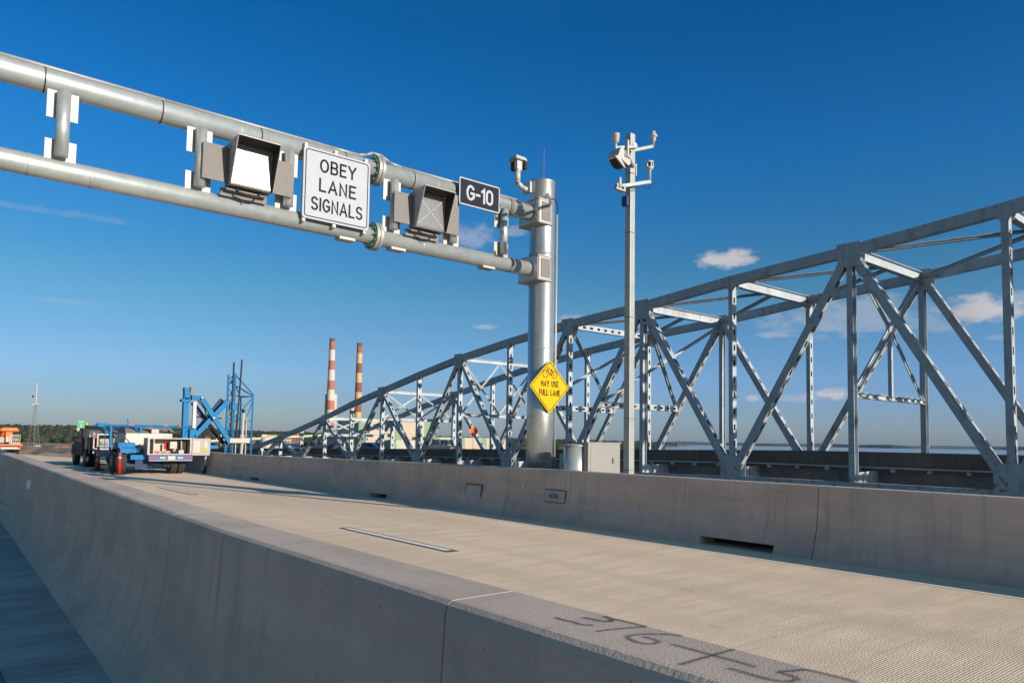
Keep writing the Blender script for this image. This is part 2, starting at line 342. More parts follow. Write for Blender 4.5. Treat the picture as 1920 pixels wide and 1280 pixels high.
# ------------------------------------------------------------------ road alignment
def bend(y): return -.0075*(y-46)**2 if y > 46 else 0.
def bend_slope(y): return -.015*(y-46) if y > 46 else 0.
def skew(y): return .03*(min(y, 40)-5) if y > 5 else 0.
def topz(y): return 1.06 if y < 14 else (1.06-.13*min(1, (y-14)/14.)-.27*min(1, max(0, (y-40)/18.)))
def yrange(a, b, step):
    out = []; y = a
    while y < b-1e-6: out.append(y); y += step
    return out+[b]
Y_END = 130
# ribbed concrete
def road_mat(name, col, groove=.5):
    m = mat(name, col, .9, 0, .06, .5, bump=0)
    add_layer(m, (.35, 1.6, 1), 2.2, .42, .70, tuple(c*.70 for c in col), .7, 8)
    add_layer(m, (.25, 9, 1), 4, .48, .72, tuple(c*.55 for c in col), .6, 6)
    add_layer(m, (1, 1, 1), 110, .42, .70, tuple(c*1.3 for c in col), .6, 2)
    add_layer(m, (1, 1, 1), 70, .56, .68, tuple(c*.6 for c in col), .45, 3)
    add_layer(m, (.9, .06, 1), 1.3, .48, .66, tuple(c*.76 for c in col), .6, 4)
    add_layer(m, (1, 1, 1), 3.5, .66, .72, tuple(c*.5 for c in col), .5, 6)
    add_layer(m, (1.1, .03, 1), .9, .5, .64, tuple(c*.84 for c in col), .5, 2)
    nt = m.node_tree; n = nt.nodes; l = nt.links; p = n['Principled BSDF']
    tc = n.new('ShaderNodeTexCoord'); wv = n.new('ShaderNodeTexWave'); wv.bands_direction = 'Y'; wv.inputs['Scale'].default_value = 13
    wv.inputs['Distortion'].default_value = 3.2; wv.inputs['Detail'].default_value = 3; wv.inputs['Detail Scale'].default_value = 2.5
    l.new(tc.outputs['Object'], wv.inputs['Vector'])
    b = n.new('ShaderNodeBump'); b.inputs['Strength'].default_value = groove; b.inputs['Distance'].default_value = .006
    no = n.new('ShaderNodeTexNoise'); no.inputs['Scale'].default_value = 90; no.inputs['Detail'].default_value = 4; l.new(tc.outputs['Object'], no.inputs['Vector'])
    ad = n.new('ShaderNodeMath'); ad.operation = 'MULTIPLY_ADD'; l.new(no.outputs[0], ad.inputs[0]); ad.inputs[1].default_value = .4; l.new(wv.outputs[0], ad.inputs[2])
    l.new(ad.outputs[0], b.inputs['Height']); l.new(b.outputs[0], p.inputs['Normal'])
    mx = n.new('ShaderNodeMix'); mx.data_type = 'RGBA'; mx.blend_type = 'MULTIPLY'
    src = p.inputs['Base Color'].links[0].from_socket
    rp = n.new('ShaderNodeMapRange'); rp.inputs[3].default_value = .80; rp.inputs[4].default_value = 1.05; l.new(wv.outputs[0], rp.inputs[0])
    mx.inputs[0].default_value = .6; l.new(src, mx.inputs[6]); l.new(rp.outputs[0], mx.inputs[7]); l.new(mx.outputs[2], p.inputs['Base Color'])
    return m
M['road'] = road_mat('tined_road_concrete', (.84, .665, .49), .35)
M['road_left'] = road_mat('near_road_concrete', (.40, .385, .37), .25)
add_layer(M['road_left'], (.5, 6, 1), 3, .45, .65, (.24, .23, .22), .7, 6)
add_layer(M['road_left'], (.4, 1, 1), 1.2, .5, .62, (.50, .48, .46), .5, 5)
def strip(name, xa, xb, z, ya, yb, m, off, thick=None, kind='structure'):
    b = MB(); ys = yrange(ya, yb, 2.5)
    for a, c in zip(ys, ys[1:]):
        b.face([(xa+off(a), a, z), (xb+off(a), a, z), (xb+off(c), c, z), (xa+off(c), c, z)])
    bmesh.ops.remove_doubles(b.bm, verts=b.bm.verts, dist=1e-4)
    o = b.build(name, m); tag(o, kind=kind)
    if o.data.polygons[0].normal.z < 0: o.data.flip_normals()
    if thick:
        s = o.modifiers.new('solid', 'SOLIDIFY'); s.thickness = thick; s.offset = -1
    return o
strip('road', 1.9, 11.0, 0, -40, Y_END, 'road', bend, .28)
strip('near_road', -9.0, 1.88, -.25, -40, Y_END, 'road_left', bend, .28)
strip('edge_line', 9.69, 9.76, .004, -40, Y_END, 'paint_line', bend)
strip('gutter_joint', 9.785, 9.805, .004, -40, Y_END, 'contrast', bend)
for k in range(-3, 8):
    y0 = 9.25+12.7*k; xx = 6.44+(.02*k if k > 0 else 0)+bend(y0)
    if k > 3: continue
    strip('lane_marking_border', xx-.115, xx+.115, .004, y0-.12, y0+3.42, 'contrast', lambda y: 0)
    strip('lane_marking', xx-.06, xx+.06, .008, y0, y0+3.3, 'paint_line', lambda y: 0)
strip('painted_shade_strip', .30, .72, -.246, -40, 60, 'contrast', lambda y: 0)  # dark strip laid on the near road, barrier shade put into its colour

# ------------------------------------------------------------------ concrete barriers
def gap(j): return .006 if abs(((j-5.62)/7.26)-round((j-5.62)/7.26)) < .02 else (.004 if abs(j-2.36) < .01 else .0025)
def barrier(root, prof, joints, y0, y1, off, recess, flip, holes=()):
    """prof(y)->list of (x,z) closed outline; wall cut at joints by thin gaps over a recessed core"""
    ys = sorted(set([y0, y1]+[j for j in joints if y0 < j < y1]))
    b = MB()
    for a, c in zip(ys, ys[1:]):
        g1 = gap(a); g2 = gap(c); a2, c2 = a+g1, c-g2
        cuts = [a2]+[v for v in yrange(a2, c2, 2.4 if (flip > 0 or a > 16 or c < -2) else (.014 if c < 10 else .05))[1:-1]]
        hs = [(h0, h1) for (h0, h1) in holes if a2 < h0 and h1 < c2]
        for h in hs: cuts += [h[0], h[1]]
        cuts = sorted(cuts)+[c2]
        for p, q in zip(cuts, cuts[1:]):
            if q-p < .004: continue
            inh = any(h0-1e-3 <= p and q <= h1+1e-3 for h0, h1 in hs)
            b.hull8([(x+off(p), p, z) for x, z in prof(p, inh)], [(x+off(q), q, z) for x, z in prof(q, inh)])
    o = b.build('wall', 'concrete', root)
    b = MB(); cs = yrange(y0+.02, y1-.02, 1.3)
    def shrink(pts):
        cx = sum(p[0] for p in pts)/len(pts); cz = sum(p[1] for p in pts)/len(pts)
        return [(cx+(x-cx)*.92, cz+(z-cz)*.965) for x, z in pts]
    for p, q in zip(cs, cs[1:]):
        b.hull8([(x+off(p), p, z) for x, z in shrink(prof(p, True))], [(x+off(q), q, z) for x, z in shrink(prof(q, True))])
    b.build('core', 'dark', root)
    return o
def prof_right(y, hole):
    t = topz(y); k = t/1.06; x1 = 10.98
    pts = [(10.35, 0), (10.40, .137*k), (10.47, .326*k), (10.53, .52*k), (10.56, .83*k), (10.572, t-.03), (10.60, t), (10.86, t), (10.89, t-.03), (10.98, .3), (10.98, -.3), (10.35, -.3)]
    if hole:
        pts[0] = (10.80, 0); pts[1] = (10.80, .12); pts[-1] = (10.80, -.3)
        pts.insert(2, (10.402, .125*k))
    return pts
rb = empty('concrete_barrier', (10.7, 10, 0), 'shaded grey concrete parapet along the far side of the road below the steel pole', 'barrier')
jr = [5.62+2.42*k for k in range(-15, 50) if k >= 0 or k % 3 == 0 and k < -2]
scups = [(6.25, 7.6), (17.95, 18.9), (27.4, 28.3), (37.4, 38.3), (-6, -4.6)]
scups = [(a, b_) for a, b_ in scups]
jr = [j for j in jr if not any(a-.1 < j < b_+.1 for a, b_ in scups)]
barrier(rb, prof_right, jr, -36, Y_END-4, bend, 0, 1, scups)
def plate_right(y0, y1, z0, z1, m, name, label):
    b = MB(); xa = 10.50 if z0 < .5 else 10.54
    b.hull8([(10.462, y0, z0), (10.50, y0, z1), (10.56, y0, z1), (10.56, y0, z0)], [(10.462, y1, z0), (10.50, y1, z1), (10.56, y1, z1), (10.56, y1, z0)])
    return b.build(name, m, rb, label=label)
b = MB(); b.hull8([(10.463, 13.78, .26), (10.512, 13.78, .62), (10.56, 13.78, .62), (10.56, 13.78, .26)], [(10.463, 14.44, .26), (10.512, 14.44, .62), (10.56, 14.44, .62), (10.56, 14.44, .26)]); b.build('patch_frame', 'contrast', rb)
b = MB(); b.hull8([(10.455, 13.82, .29), (10.503, 13.82, .59), (10.56, 13.82, .59), (10.56, 13.82, .29)], [(10.455, 14.40, .29), (10.503, 14.40, .59), (10.56, 14.40, .59), (10.56, 14.40, .29)]); b.build('cover_plate', 'parapet2' if 'parapet2' in M else 'greywall', rb)
b = MB(); b.hull8([(10.488, 10.98, .38), (10.518, 10.98, .66), (10.56, 10.98, .66), (10.56, 10.98, .38)], [(10.488, 11.62, .38), (10.518, 11.62, .66), (10.56, 11.62, .66), (10.56, 11.62, .38)]); b.build('patch_frame', 'contrast', rb)
b = MB(); b.hull8([(10.480, 11.0, .41), (10.510, 11.0, .64), (10.56, 11.0, .64), (10.56, 11.0, .41)], [(10.480, 11.6, .41), (10.510, 11.6, .64), (10.56, 11.6, .64), (10.56, 11.6, .41)])
b.build('junction_cover', 'greywall', rb)
b = MB(); b.box(10.44, 10.56, 11.2, 11.42, .49, .56); b.build('junction_label', 'galv_dull', rb)
for (yy, zz, ss) in ((12.35, .72, .05), (27.5, .8, .05)):
    b = MB(); b.box(10.535, 10.56, yy-ss, yy+ss, zz-.09, zz+.03); b.build('reflector', 'white', rb)

def prof_left(y, hole):
    P_ = [(1.325, -.25), (1.35, -.215), (1.40, -.145), (1.455, -.055), (1.50, .045), (1.54, .16), (1.57, .29), (1.595, .45), (1.61, .62), (1.622, .82), (1.632, 1.02), (1.645, 1.046), (1.668, 1.060), (1.69, 1.062), (1.965, 1.062), (1.985, 1.05), (1.992, 1.01), (2.01, .6), (2.06, .3), (2.22, .12), (2.3, 0), (2.3, -.3), (1.33, -.3)]
    if -3 < y < 17 and not hole:
        q = noise.noise(Vector((0, y*5, 1)))*.002+noise.noise(Vector((0, y*83, 4)))*.0008
        q2 = noise.noise(Vector((5, y*12, 2)))*.001+noise.noise(Vector((3, y*97, 4)))*.0006
        q3 = noise.noise(Vector((7, y*60, 2)))*.0009
        P_[10] = (P_[10][0]+q3*.4, P_[10][1]+q3); P_[11] = (P_[11][0]+q, P_[11][1]+q2); P_[12] = (P_[12][0]+q3, P_[12][1]+q2*.6)
        P_[15] = (P_[15][0]-q2, P_[15][1]+q*.5)
    return P_
off_l = lambda y: skew(y)+bend(y)
lb = empty('concrete_barrier', (1.8, 4, 0), 'nearest thick concrete median barrier in the foreground with black spray marks on its top', 'barrier')
barrier(lb, prof_left, [2.36+3.86*k for k in range(-10, 33)], -36, Y_END-2, off_l, 0, -1)
b = MB(); b.hull8([(1.965, 17.0, .58), (1.976, 17.0, .74), (2.02, 17.0, .74), (2.02, 17.0, .58)], [(1.983, 17.6, .58), (1.994, 17.6, .74), (2.03, 17.6, .74), (2.03, 17.6, .58)])
o = b.build('paper_patch', 'patchpaint', lb)
# sprayed survey mark on top of the barrier
ms = bpy.data.materials.new('black_spray_paint'); ms.use_nodes = True; n = ms.node_tree.nodes; l = ms.node_tree.links
p = n['Principled BSDF']; p.inputs['Base Color'].default_value = (.03, .028, .028, 1); p.inputs['Roughness'].default_value = .9
uv = n.new('ShaderNodeUVMap'); sx = n.new('ShaderNodeSeparateXYZ'); l.new(uv.outputs[0], sx.inputs[0])
tc = n.new('ShaderNodeTexCoord'); no = n.new('ShaderNodeTexNoise'); no.inputs['Scale'].default_value = 160; no.inputs['Detail'].default_value = 3; l.new(tc.outputs['Object'], no.inputs['Vector'])
a1 = n.new('ShaderNodeMath'); a1.operation = 'ABSOLUTE'; l.new(sx.outputs[1], a1.inputs[0])
a2 = n.new('ShaderNodeMath'); a2.operation = 'MULTIPLY_ADD'; l.new(no.outputs[0], a2.inputs[0]); a2.inputs[1].default_value = 1.4; l.new(a1.outputs[0], a2.inputs[2])
mr = n.new('ShaderNodeMapRange'); l.new(a2.outputs[0], mr.inputs[0]); mr.inputs[1].default_value = .62; mr.inputs[2].default_value = 1.5; mr.inputs[3].default_value = .68; mr.inputs[4].default_value = 0
l.new(mr.outputs[0], p.inputs['Alpha'])
strokes = [([(1.795, 1.923), (1.794, 1.876), (1.802, 1.836), (1.799, 1.796), (1.828, 1.766)], .012),
 ([(1.873, 1.867), (1.883, 1.835), (1.886, 1.798), (1.916, 1.768), (1.944, 1.806), (1.946, 1.832)], .013),
 ([(1.945, 1.785), (1.954, 1.72), (1.955, 1.645)], .010), ([(1.955, 1.645), (1.877, 1.676), (1.816, 1.694), (1.772, 1.7)], .009),
 ([(1.958, 1.50), (1.945, 1.527), (1.901, 1.57), (1.851, 1.596), (1.809, 1.597), (1.789, 1.563), (1.785, 1.526), (1.804, 1.496), (1.839, 1.498), (1.849, 1.52), (1.85, 1.567)], .010),
 ([(1.853, 1.458), (1.856, 1.31), (1.859, 1.223), (1.855, 1.168)], .009), ([(1.960, 1.308), (1.856, 1.31), (1.702, 1.31)], .009),
 ([(1.785, 1.211), (1.788, 1.182), (1.787, 1.115), (1.802, 1.057), (1.843, 1.043), (1.862, 1.059), (1.869, 1.106), (1.906, 1.088), (1.945, 1.074), (1.955, 1.022), (1.958, .936)], .010), ([(0, 0), (0, .1)], .001)]
me = bpy.data.meshes.new('spray_mark'); vs = []; fs = []; uvs = []
for si, (st, hw) in enumerate(strokes[:-1]):
    P = [Vector((a, b_, (1.0626 if a < 1.915 else 1.0626-(a-1.915)*.47)+.00015*si)) for a, b_ in st]
    hw *= 1.05
    # subdivide with catmull-rom
    Q = []
    for i in range(len(P)-1):
        p0 = P[max(i-1, 0)]; p1 = P[i]; p2 = P[i+1]; p3 = P[min(i+2, len(P)-1)]
        for t in (0, .25, .5, .75):
            Q.append(.5*((2*p1)+(p2-p0)*t+(2*p0-5*p1+4*p2-p3)*t*t+(3*p1-p0-3*p2+p3)*t**3))
    Q.append(P[-1]); base = len(vs)
    for i, q in enumerate(Q):
        t = (Q[min(i+1, len(Q)-1)]-Q[max(i-1, 0)]).normalized(); nn = Vector((-t.y, t.x, 0))*hw*1.5
        for v_ in (q-nn, q+nn):
            v_.x = min(v_.x, 1.972); v_.z = 1.0636+.0002*si; vs.append(v_)
    for i in range(len(Q)-1):
        a = base+2*i; fs.append((a, a+1, a+3, a+2)); uvs += [(i, -1), (i, 1), (i+1, 1), (i+1, -1)]
off = Vector((1.8, 4, 0)); me.from_pydata([tuple(v-off) for v in vs], [], fs); ul = me.uv_layers.new(name='UVMap')
for i, t in enumerate(uvs): ul.data[i].uv = t
me.materials.append(ms); o = bpy.data.objects.new('spray_mark', me); C.objects.link(o); o.parent = lb
o['label'] = 'black sprayed survey figures and a plus sign'

# deck underside girders and pedestals for the pole and cabinet
b = MB(); b.box(10.99, 12.1, 9.2, 13.6, -.6, .5); tag(b.build('pole_pedestal', 'concrete'), kind='structure')
b = MB()
for gx in (-7, -4, -1, 3, 6, 9): b.box(gx-.25, gx+.25, -40, 60, -2.2, -.55)
for gy in (-20, 40): b.box(-7.5, 9.6, gy-1, gy+1, -3.2, -2.21); b.box(-6, -3, gy-.9, gy+.9, -30, -3.2); b.box(5, 8, gy-.9, gy+.9, -30, -3.2)
tag(b.build('bridge_girders', 'concrete'), kind='structure')

# ------------------------------------------------------------------ sign gantry
GX, GY = 11.22, 12.6
g = empty('sign_gantry', (GX, GY, .5), 'galvanised steel overhead gantry of two horizontal pipes on one thick round pole', 'gantry')
b = MB(); b.lathe([(.30, .0), (.30, 2.35), (.295, 2.36), (.295, 5.2), (.29, 5.21), (.285, 7.1), (.295, 7.12), (.295, 7.16)], (GX, GY, .5), 64); b.build('column', 'galv_col', g, smooth=True)
for z in (2.2, 3.75, 5.93, 1.2):
    b = MB(); b.lathe([(.298, 0), (.307, .012), (.298, .024)], (GX, GY, z), 40); b.build('column_seam', 'galv_plate', g, smooth=True)
b = MB(); b.lathe([(.42, 0), (.42, .05)], (GX, GY, .502), 32); b.build('base_plate', 'galv_plate', g)
b = MB(); b.tube((-13, GY, 6.86), (GX-.385, GY, 6.86), .178, n=32); b.build('top_pipe', 'galv', g, smooth=True)
b = MB(); b.tube((-13, GY, 5.56), (GX-.385, GY, 5.56), .162, n=32); b.build('bottom_pipe', 'galv', g, smooth=True)
for x in (1.35, 2.95, 4.55, 6.15, 7.65, 9.0, 10.15, -.4, -2.2):
    b = MB(); b.tube((x, GY, 6.86), (x+.018, GY, 6.86), .183, n=28); b.tube((x-.01, GY, 7.03), (x+.03, GY, 7.06), .03, n=8); b.build('cable_tie', 'dark', g)
for x in (1.75, 4.2, 5.4, 8.2): 
    b = MB(); b.tube((x, GY, 6.86), (x+.012, GY, 6.86), .181, n=28); b.build('pipe_weld', 'galv_plate', g)
for x in (1.2, 2.0, 7.9): 
    b = MB(); b.tube((x, GY, 5.56), (x+.02, GY, 5.56), .165, n=28); b.build('pipe_weld', 'galv_plate', g)
posts = [(-4.4, .09), (-2.6, .09), (-.5, .09), (1.6, .092), (3.55, .09), (5.05, .088), (7.18, .082), (8.6, .078), (9.93, .085)]
for x, r_ in posts:
    pz0, pz1 = 5.72, 6.70
    b = MB(); b.tube((x, GY-.19, pz0), (x, GY-.19, pz1), r_, n=24); po = b.build('post', 'galv', g, smooth=True)
    for z0_, z1_ in ((5.60, 5.98), (6.30, 6.78)):
        b = MB(); b.box(x-r_-.11, x+r_+.11, GY-.10, GY-.08, z0_, z1_); b.build('gusset_plate', 'galv_plate', g)
for z, r_ in ((6.86, .178), (5.56, .162)):
    for sgn in (0, 1):
        b = MB(); b.tube((6.80+sgn*.075, GY, z), (6.86+sgn*.075, GY, z), r_+.11, n=32); b.build('flange', 'galv_plate', g, smooth=False)
    for k in range(12):
        a = 2*math.pi*k/12
        b = MB(); c = (GY+(r_+.065)*math.cos(a), z+(r_+.065)*math.sin(a)); b.tube((6.74, *c), (6.80, *c), .017, n=6); b.build('bolt', 'teal', g)
for x in (6.25, 7.35, 9.6):
    b = MB(); b.box(x-.16, x+.16, GY-.12, GY+.1, 5.36, 5.405); b.build('hand_hole_cover', 'galv_plate', g)
b = MB(); pts = [(x, GY-.03, 7.06) for x in (-12, 0, 3, 5.9, 6.45)]+[(6.62, GY-.03, 7.10), (6.78, GY-.03, 7.18), (6.98, GY-.03, 7.17), (7.15, GY-.03, 7.08), (7.4, GY-.03, 7.06), (10.4, GY-.03, 7.06)]
b.path(pts, .028, 8); b.build('conduit', 'galv_plate', g, smooth=True)
for z in (6.86, 5.56):
    hz = .27; xs = GX-.38
    for q in (-1, 1):
        b = MB(); za = z+q*hz-.012; zc_ = za+.024; pl = [(xs-.03, GY-.34), (GX+.0, GY-.34), (GX+.22, GY-.14), (GX+.22, GY+.38), (xs-.03, GY+.38)]
        b.hull8([(p_, q_, za) for p_, q_ in pl], [(p_, q_, zc_) for p_, q_ in pl]); b.build('saddle_plate', 'galv_plate', g)
    b = MB(); b.box(xs-.02, xs, GY-.30, GY+.36, z-hz+.014, z+hz-.014); b.build('saddle_side', 'galv', g)
    b = MB(); b.box(xs-.005, GX-.03, GY-.33, GY-.302, z-hz+.02, z+hz-.02); b.build('cover_plate', 'galv_plate', g)
    b = MB(); b.box(xs+.07, GX-.05, GY-.343, GY-.331, z-hz+.06, z+hz-.06); b.build('cover_plate', 'galv_dull', g)
    for q in (-.18, 0, .18):
        b = MB(); b.tube((xs-.04, GY-.25, z+q), (xs-.02, GY-.25, z+q), .016, n=6); b.build('bolt', 'galv_plate', g)
b = MB(); b.tube((10.2, GY, 6.86), (10.24, GY, 6.86), .186, n=28); b.tube((10.2, GY, 5.56), (10.24, GY, 5.56), .17, n=28); b.build('clamp_band', 'galv_dull', g)
b = MB(); b.tube((GX+.26, GY-.215, .5), (GX+.26, GY-.215, 6.9), .028, n=10); b.build('riser_conduit', 'galv_plate', g, smooth=True)
b = MB(); b.path([(GX-.9, GY-.02, 7.05), (GX-.45, GY-.2, 7.0), (GX-.24, GY-.25, 7.10), (GX+.02, GY-.32, 7.20), (GX+.25, GY-.22, 7.26), (GX+.30, GY-.12, 7.28), (GX+.22, GY-.22, 7.5), (GX+.18, GY-.2, 7.64)], .01, 5); b.build('loose_cable', 'cable', g)
b = MB(); b.path([(GX+.26, GY-.215, 6.9), (GX+.31, GY-.2, 7.05), (GX+.30, GY-.13, 7.27)], .014, 5); b.build('loose_cable', 'dark', g)
# second support of the gantry on the far edge of the near road
b = MB(); b.lathe([(.30, 0), (.285, 7.4)], (-13.2, GY, -.25), 32); b.build('column', 'galv', g, smooth=True)

a_ = empty('antenna', (GX-.02, GY-.05, 7.66), 'thin whip antenna standing on top of the thick gantry pole', 'antenna')
b = MB(); b.tube((GX-.02, GY-.05, 7.66), (GX-.02, GY-.05, 8.46), .008, n=6); b.build('whip', 'cable', a_)
b = MB(); b.tube((GX-.02, GY-.05, 7.655), (GX-.02, GY-.05, 7.73), .02, n=8); b.build('antenna_base', 'galv_plate', a_)

# surveillance camera on the pole top
ct = empty('surveillance_camera', (10.86, GY-.3, 7.5), 'white pan and tilt camera on a bent arm near the top of the gantry pole', 'camera')
b = MB(); b.box(10.86, 10.92, GY-.42, GY-.18, 7.36, 7.62); b.box(10.91, 11.0, GY-.36, GY-.24, 7.40, 7.56); b.build('mounting_plate', 'white', ct)
b = MB(); b.path([(10.90, GY-.3, 7.44), (10.74, GY-.3, 7.46), (10.58, GY-.3, 7.54), (10.58, GY-.3, 7.62)], .058, 12); b.tube((10.58, GY-.3, 7.58), (10.58, GY-.3, 7.80), .065, n=16); b.build('bracket_arm', 'white', ct, smooth=True)
b = MB(); b.tube((10.58, GY-.3, 7.79), (10.58, GY-.3, 7.83), .078, n=16); b.box(10.50, 10.66, GY-.38, GY-.22, 7.83, 8.06); b.build('camera_body', 'white', ct, bevel=.01)
b = MB(); b.hull8([(10.42, GY-.44, 8.05), (10.76, GY-.44, 8.05), (10.76, GY-.14, 8.05), (10.42, GY-.14, 8.05)], [(10.47, GY-.38, 8.15), (10.74, GY-.38, 8.15), (10.74, GY-.18, 8.15), (10.47, GY-.18, 8.15)]); b.build('sun_shield', 'white', ct)
b = MB(); b.box(10.66, 10.74, GY-.46, GY-.3, 7.86, 8.04); b.build('lens_housing', 'dark', ct, bevel=.008)
b = MB(); b.tube((10.70, GY-.47, 7.95), (10.70, GY-.455, 7.95), .03, n=14); b.build('lens', 'glass', ct)
b = MB(); b.box(10.40, 10.48, GY-.40, GY-.26, 7.78, 7.98); b.build('infrared_lamp', 'dark', ct, bevel=.008)

ct.location += Vector((0, .45, 0))
# ------------------------------------------------------------------ signs
def rrect(x0, x1, z0, z1, y, rad, n=5):
    pts = []
    for cx, cz, a0 in ((x1-rad, z1-rad, 0), (x0+rad, z1-rad, 90), (x0+rad, z0+rad, 180), (x1-rad, z0+rad, 270)):
        for k in range(n+1):
            a = R(a0+90*k/n); pts.append((cx+rad*math.cos(a), y, cz+rad*math.sin(a)))
    return pts
def plate(b, pts, t): 
    b.hull8(pts, [(p[0], p[1]+t, p[2]) for p in pts])
os_ = empty('regulatory_sign', (5.95, 12.3, 5.6), 'large white sign reading OBEY LANE SIGNALS hung between the two gantry pipes', 'sign')
X0, X1, Z0, Z1, SY = 5.28, 6.60, 5.56, 6.86, 12.33
b = MB(); plate(b, rrect(X0, X1, Z0, Z1, SY, .06), .02); b.build('panel', 'signwhite', os_)
b = MB()
def ring(b, x0, x1, z0, z1, y, rad, wdt):
    A = rrect(x0, x1, z0, z1, y, rad); B = rrect(x0+wdt, x1-wdt, z0+wdt, z1-wdt, y, max(rad-wdt, .005)); n_ = len(A)
    for i in range(n_):
        j = (i+1) % n_; b.face([A[i], A[j], B[j], B[i]])
ring(b, X0+.035, X1-.035, Z0+.035, Z1-.035, SY-.003, .055, .017); b.build('border', 'black', os_)
stroke_text('lettering', 'OBEY', (5.95, SY-.004, 6.575), .25, .92, .036, 'black', os_, .30)
stroke_text('lettering', 'LANE', (5.95, SY-.004, 6.215), .25, .98, .036, 'black', os_, .34)
stroke_text('lettering', 'SIGNALS', (5.95, SY-.004, 5.855), .25, .82, .034, 'black', os_, .27)
b = MB(); b.box(X0+.02, X0+.07, SY+.02, SY+.11, 5.5, 6.93); b.box(X1-.10, X1-.05, SY+.02, SY+.11, 5.5, 6.93); b.box(X0+.6, X0+.66, SY+.02, SY+.11, 5.5, 6.93); b.build('back_bracket', 'galv_plate', os_)

gs = empty('number_sign', (9.2, 12.3, 6.5), 'small dark sign reading G-10 with a white border clamped on the upper pipe', 'sign')
X0, X1, Z0, Z1, SY = 8.66, 9.74, 6.54, 7.12, 12.33
b = MB(); plate(b, rrect(X0, X1, Z0, Z1, SY, .04), .015); b.build('panel', 'signback', gs)
b = MB(); ring(b, X0+.004, X1-.004, Z0+.004, Z1-.004, SY-.003, .04, .026); b.build('border', 'signwhite', gs)
stroke_text('lettering', 'G-10', (9.2, SY-.004, 6.83), .33, .92, .052, 'signwhite', gs, .26)
b = MB(); b.box(9.9-.25, 9.95-.25, SY+.015, SY+.09, 6.6, 7.05); b.box(8.8, 8.85, SY+.015, SY+.09, 6.6, 7.05); b.build('back_bracket', 'galv_plate', gs)

ds = empty('warning_sign', (11.185, 12.24, 2.27), 'yellow diamond sign reading MAY USE FULL LANE under a bicycle, on the gantry pole', 'sign')
cx, cz, h, SY = 11.185, 2.88, .605, 12.24
def dia(hh, y, rad=.05, n=4):
    pts = []
    for a0 in (0, 90, 180, 270):
        a = R(a0); ctr = Vector((math.cos(a), math.sin(a)))*(hh-rad*1.414)
        for k in range(n+1):
            q = R(a0-45+90*k/n); pts.append((cx+ctr.x+rad*math.cos(q), y, cz+ctr.y+rad*math.sin(q)))
    return pts
b = MB(); plate(b, dia(h, SY), .012); b.build('panel', 'yellow', ds)
b = MB(); A = dia(h-.035, SY-.003, .045); B = dia(h-.057, SY-.003, .04)
for i in range(len(A)): j = (i+1) % len(A); b.face([A[i], A[j], B[j], B[i]])
b.build('border', 'black', ds)
stroke_text('lettering', 'MAY USE', (cx, SY-.004, cz+.065), .138, .70, .021, 'black', ds, .25)
stroke_text('lettering', 'FULL LANE', (cx, SY-.004, cz-.135), .138, .70, .021, 'black', ds, .25)
b = MB(); yb = SY-.004
def flat_ring(b, c, r1, r2, n_=28):
    for i in range(n_):
        a, e = 2*math.pi*i/n_, 2*math.pi*(i+1)/n_
        b.face([(c[0]+r1*math.cos(a), yb, c[1]+r1*math.sin(a)), (c[0]+r1*math.cos(e), yb, c[1]+r1*math.sin(e)), (c[0]+r2*math.cos(e), yb, c[1]+r2*math.sin(e)), (c[0]+r2*math.cos(a), yb, c[1]+r2*math.sin(a))])
w1 = (cx-.135, cz+0.280); w2 = (cx+.13, cz+0.280)
flat_ring(b, w1, .088, .073); flat_ring(b, w2, .088, .073)
def fl(b, p, q, t, i=[0]):
    i[0] += 1; yy = yb-.0004*(i[0] % 7+1); v = Vector((q[0]-p[0], q[1]-p[1])).normalized(); nx, nzz = -v.y*t/2, v.x*t/2
    b.face([(p[0]-nx, yy, p[1]-nzz), (q[0]-nx, yy, q[1]-nzz), (q[0]+nx, yy, q[1]+nzz), (p[0]+nx, yy, p[1]+nzz)])
hd = (cx-.065, cz+0.390); crank = (cx-.005, cz+0.265); seat = (cx+.045, cz+0.380)
for p_, q_ in ((w1, (cx-.055, cz+0.425)), (hd, seat), (hd, crank), (seat, crank), (crank, w2), (seat, w2)): fl(b, p_, q_, .013)
fl(b, (cx-.085, cz+0.428), (cx-.005, cz+0.428), .012); fl(b, (cx+.02, cz+0.390), (cx+.075, cz+0.390), .014)
b.build('bicycle_symbol', 'black', ds)
b = MB(); b.box(cx-.03, cx+.03, SY+.013, SY+.07, cz-.35, cz+.35); b.build('back_bracket', 'galv_plate', ds)

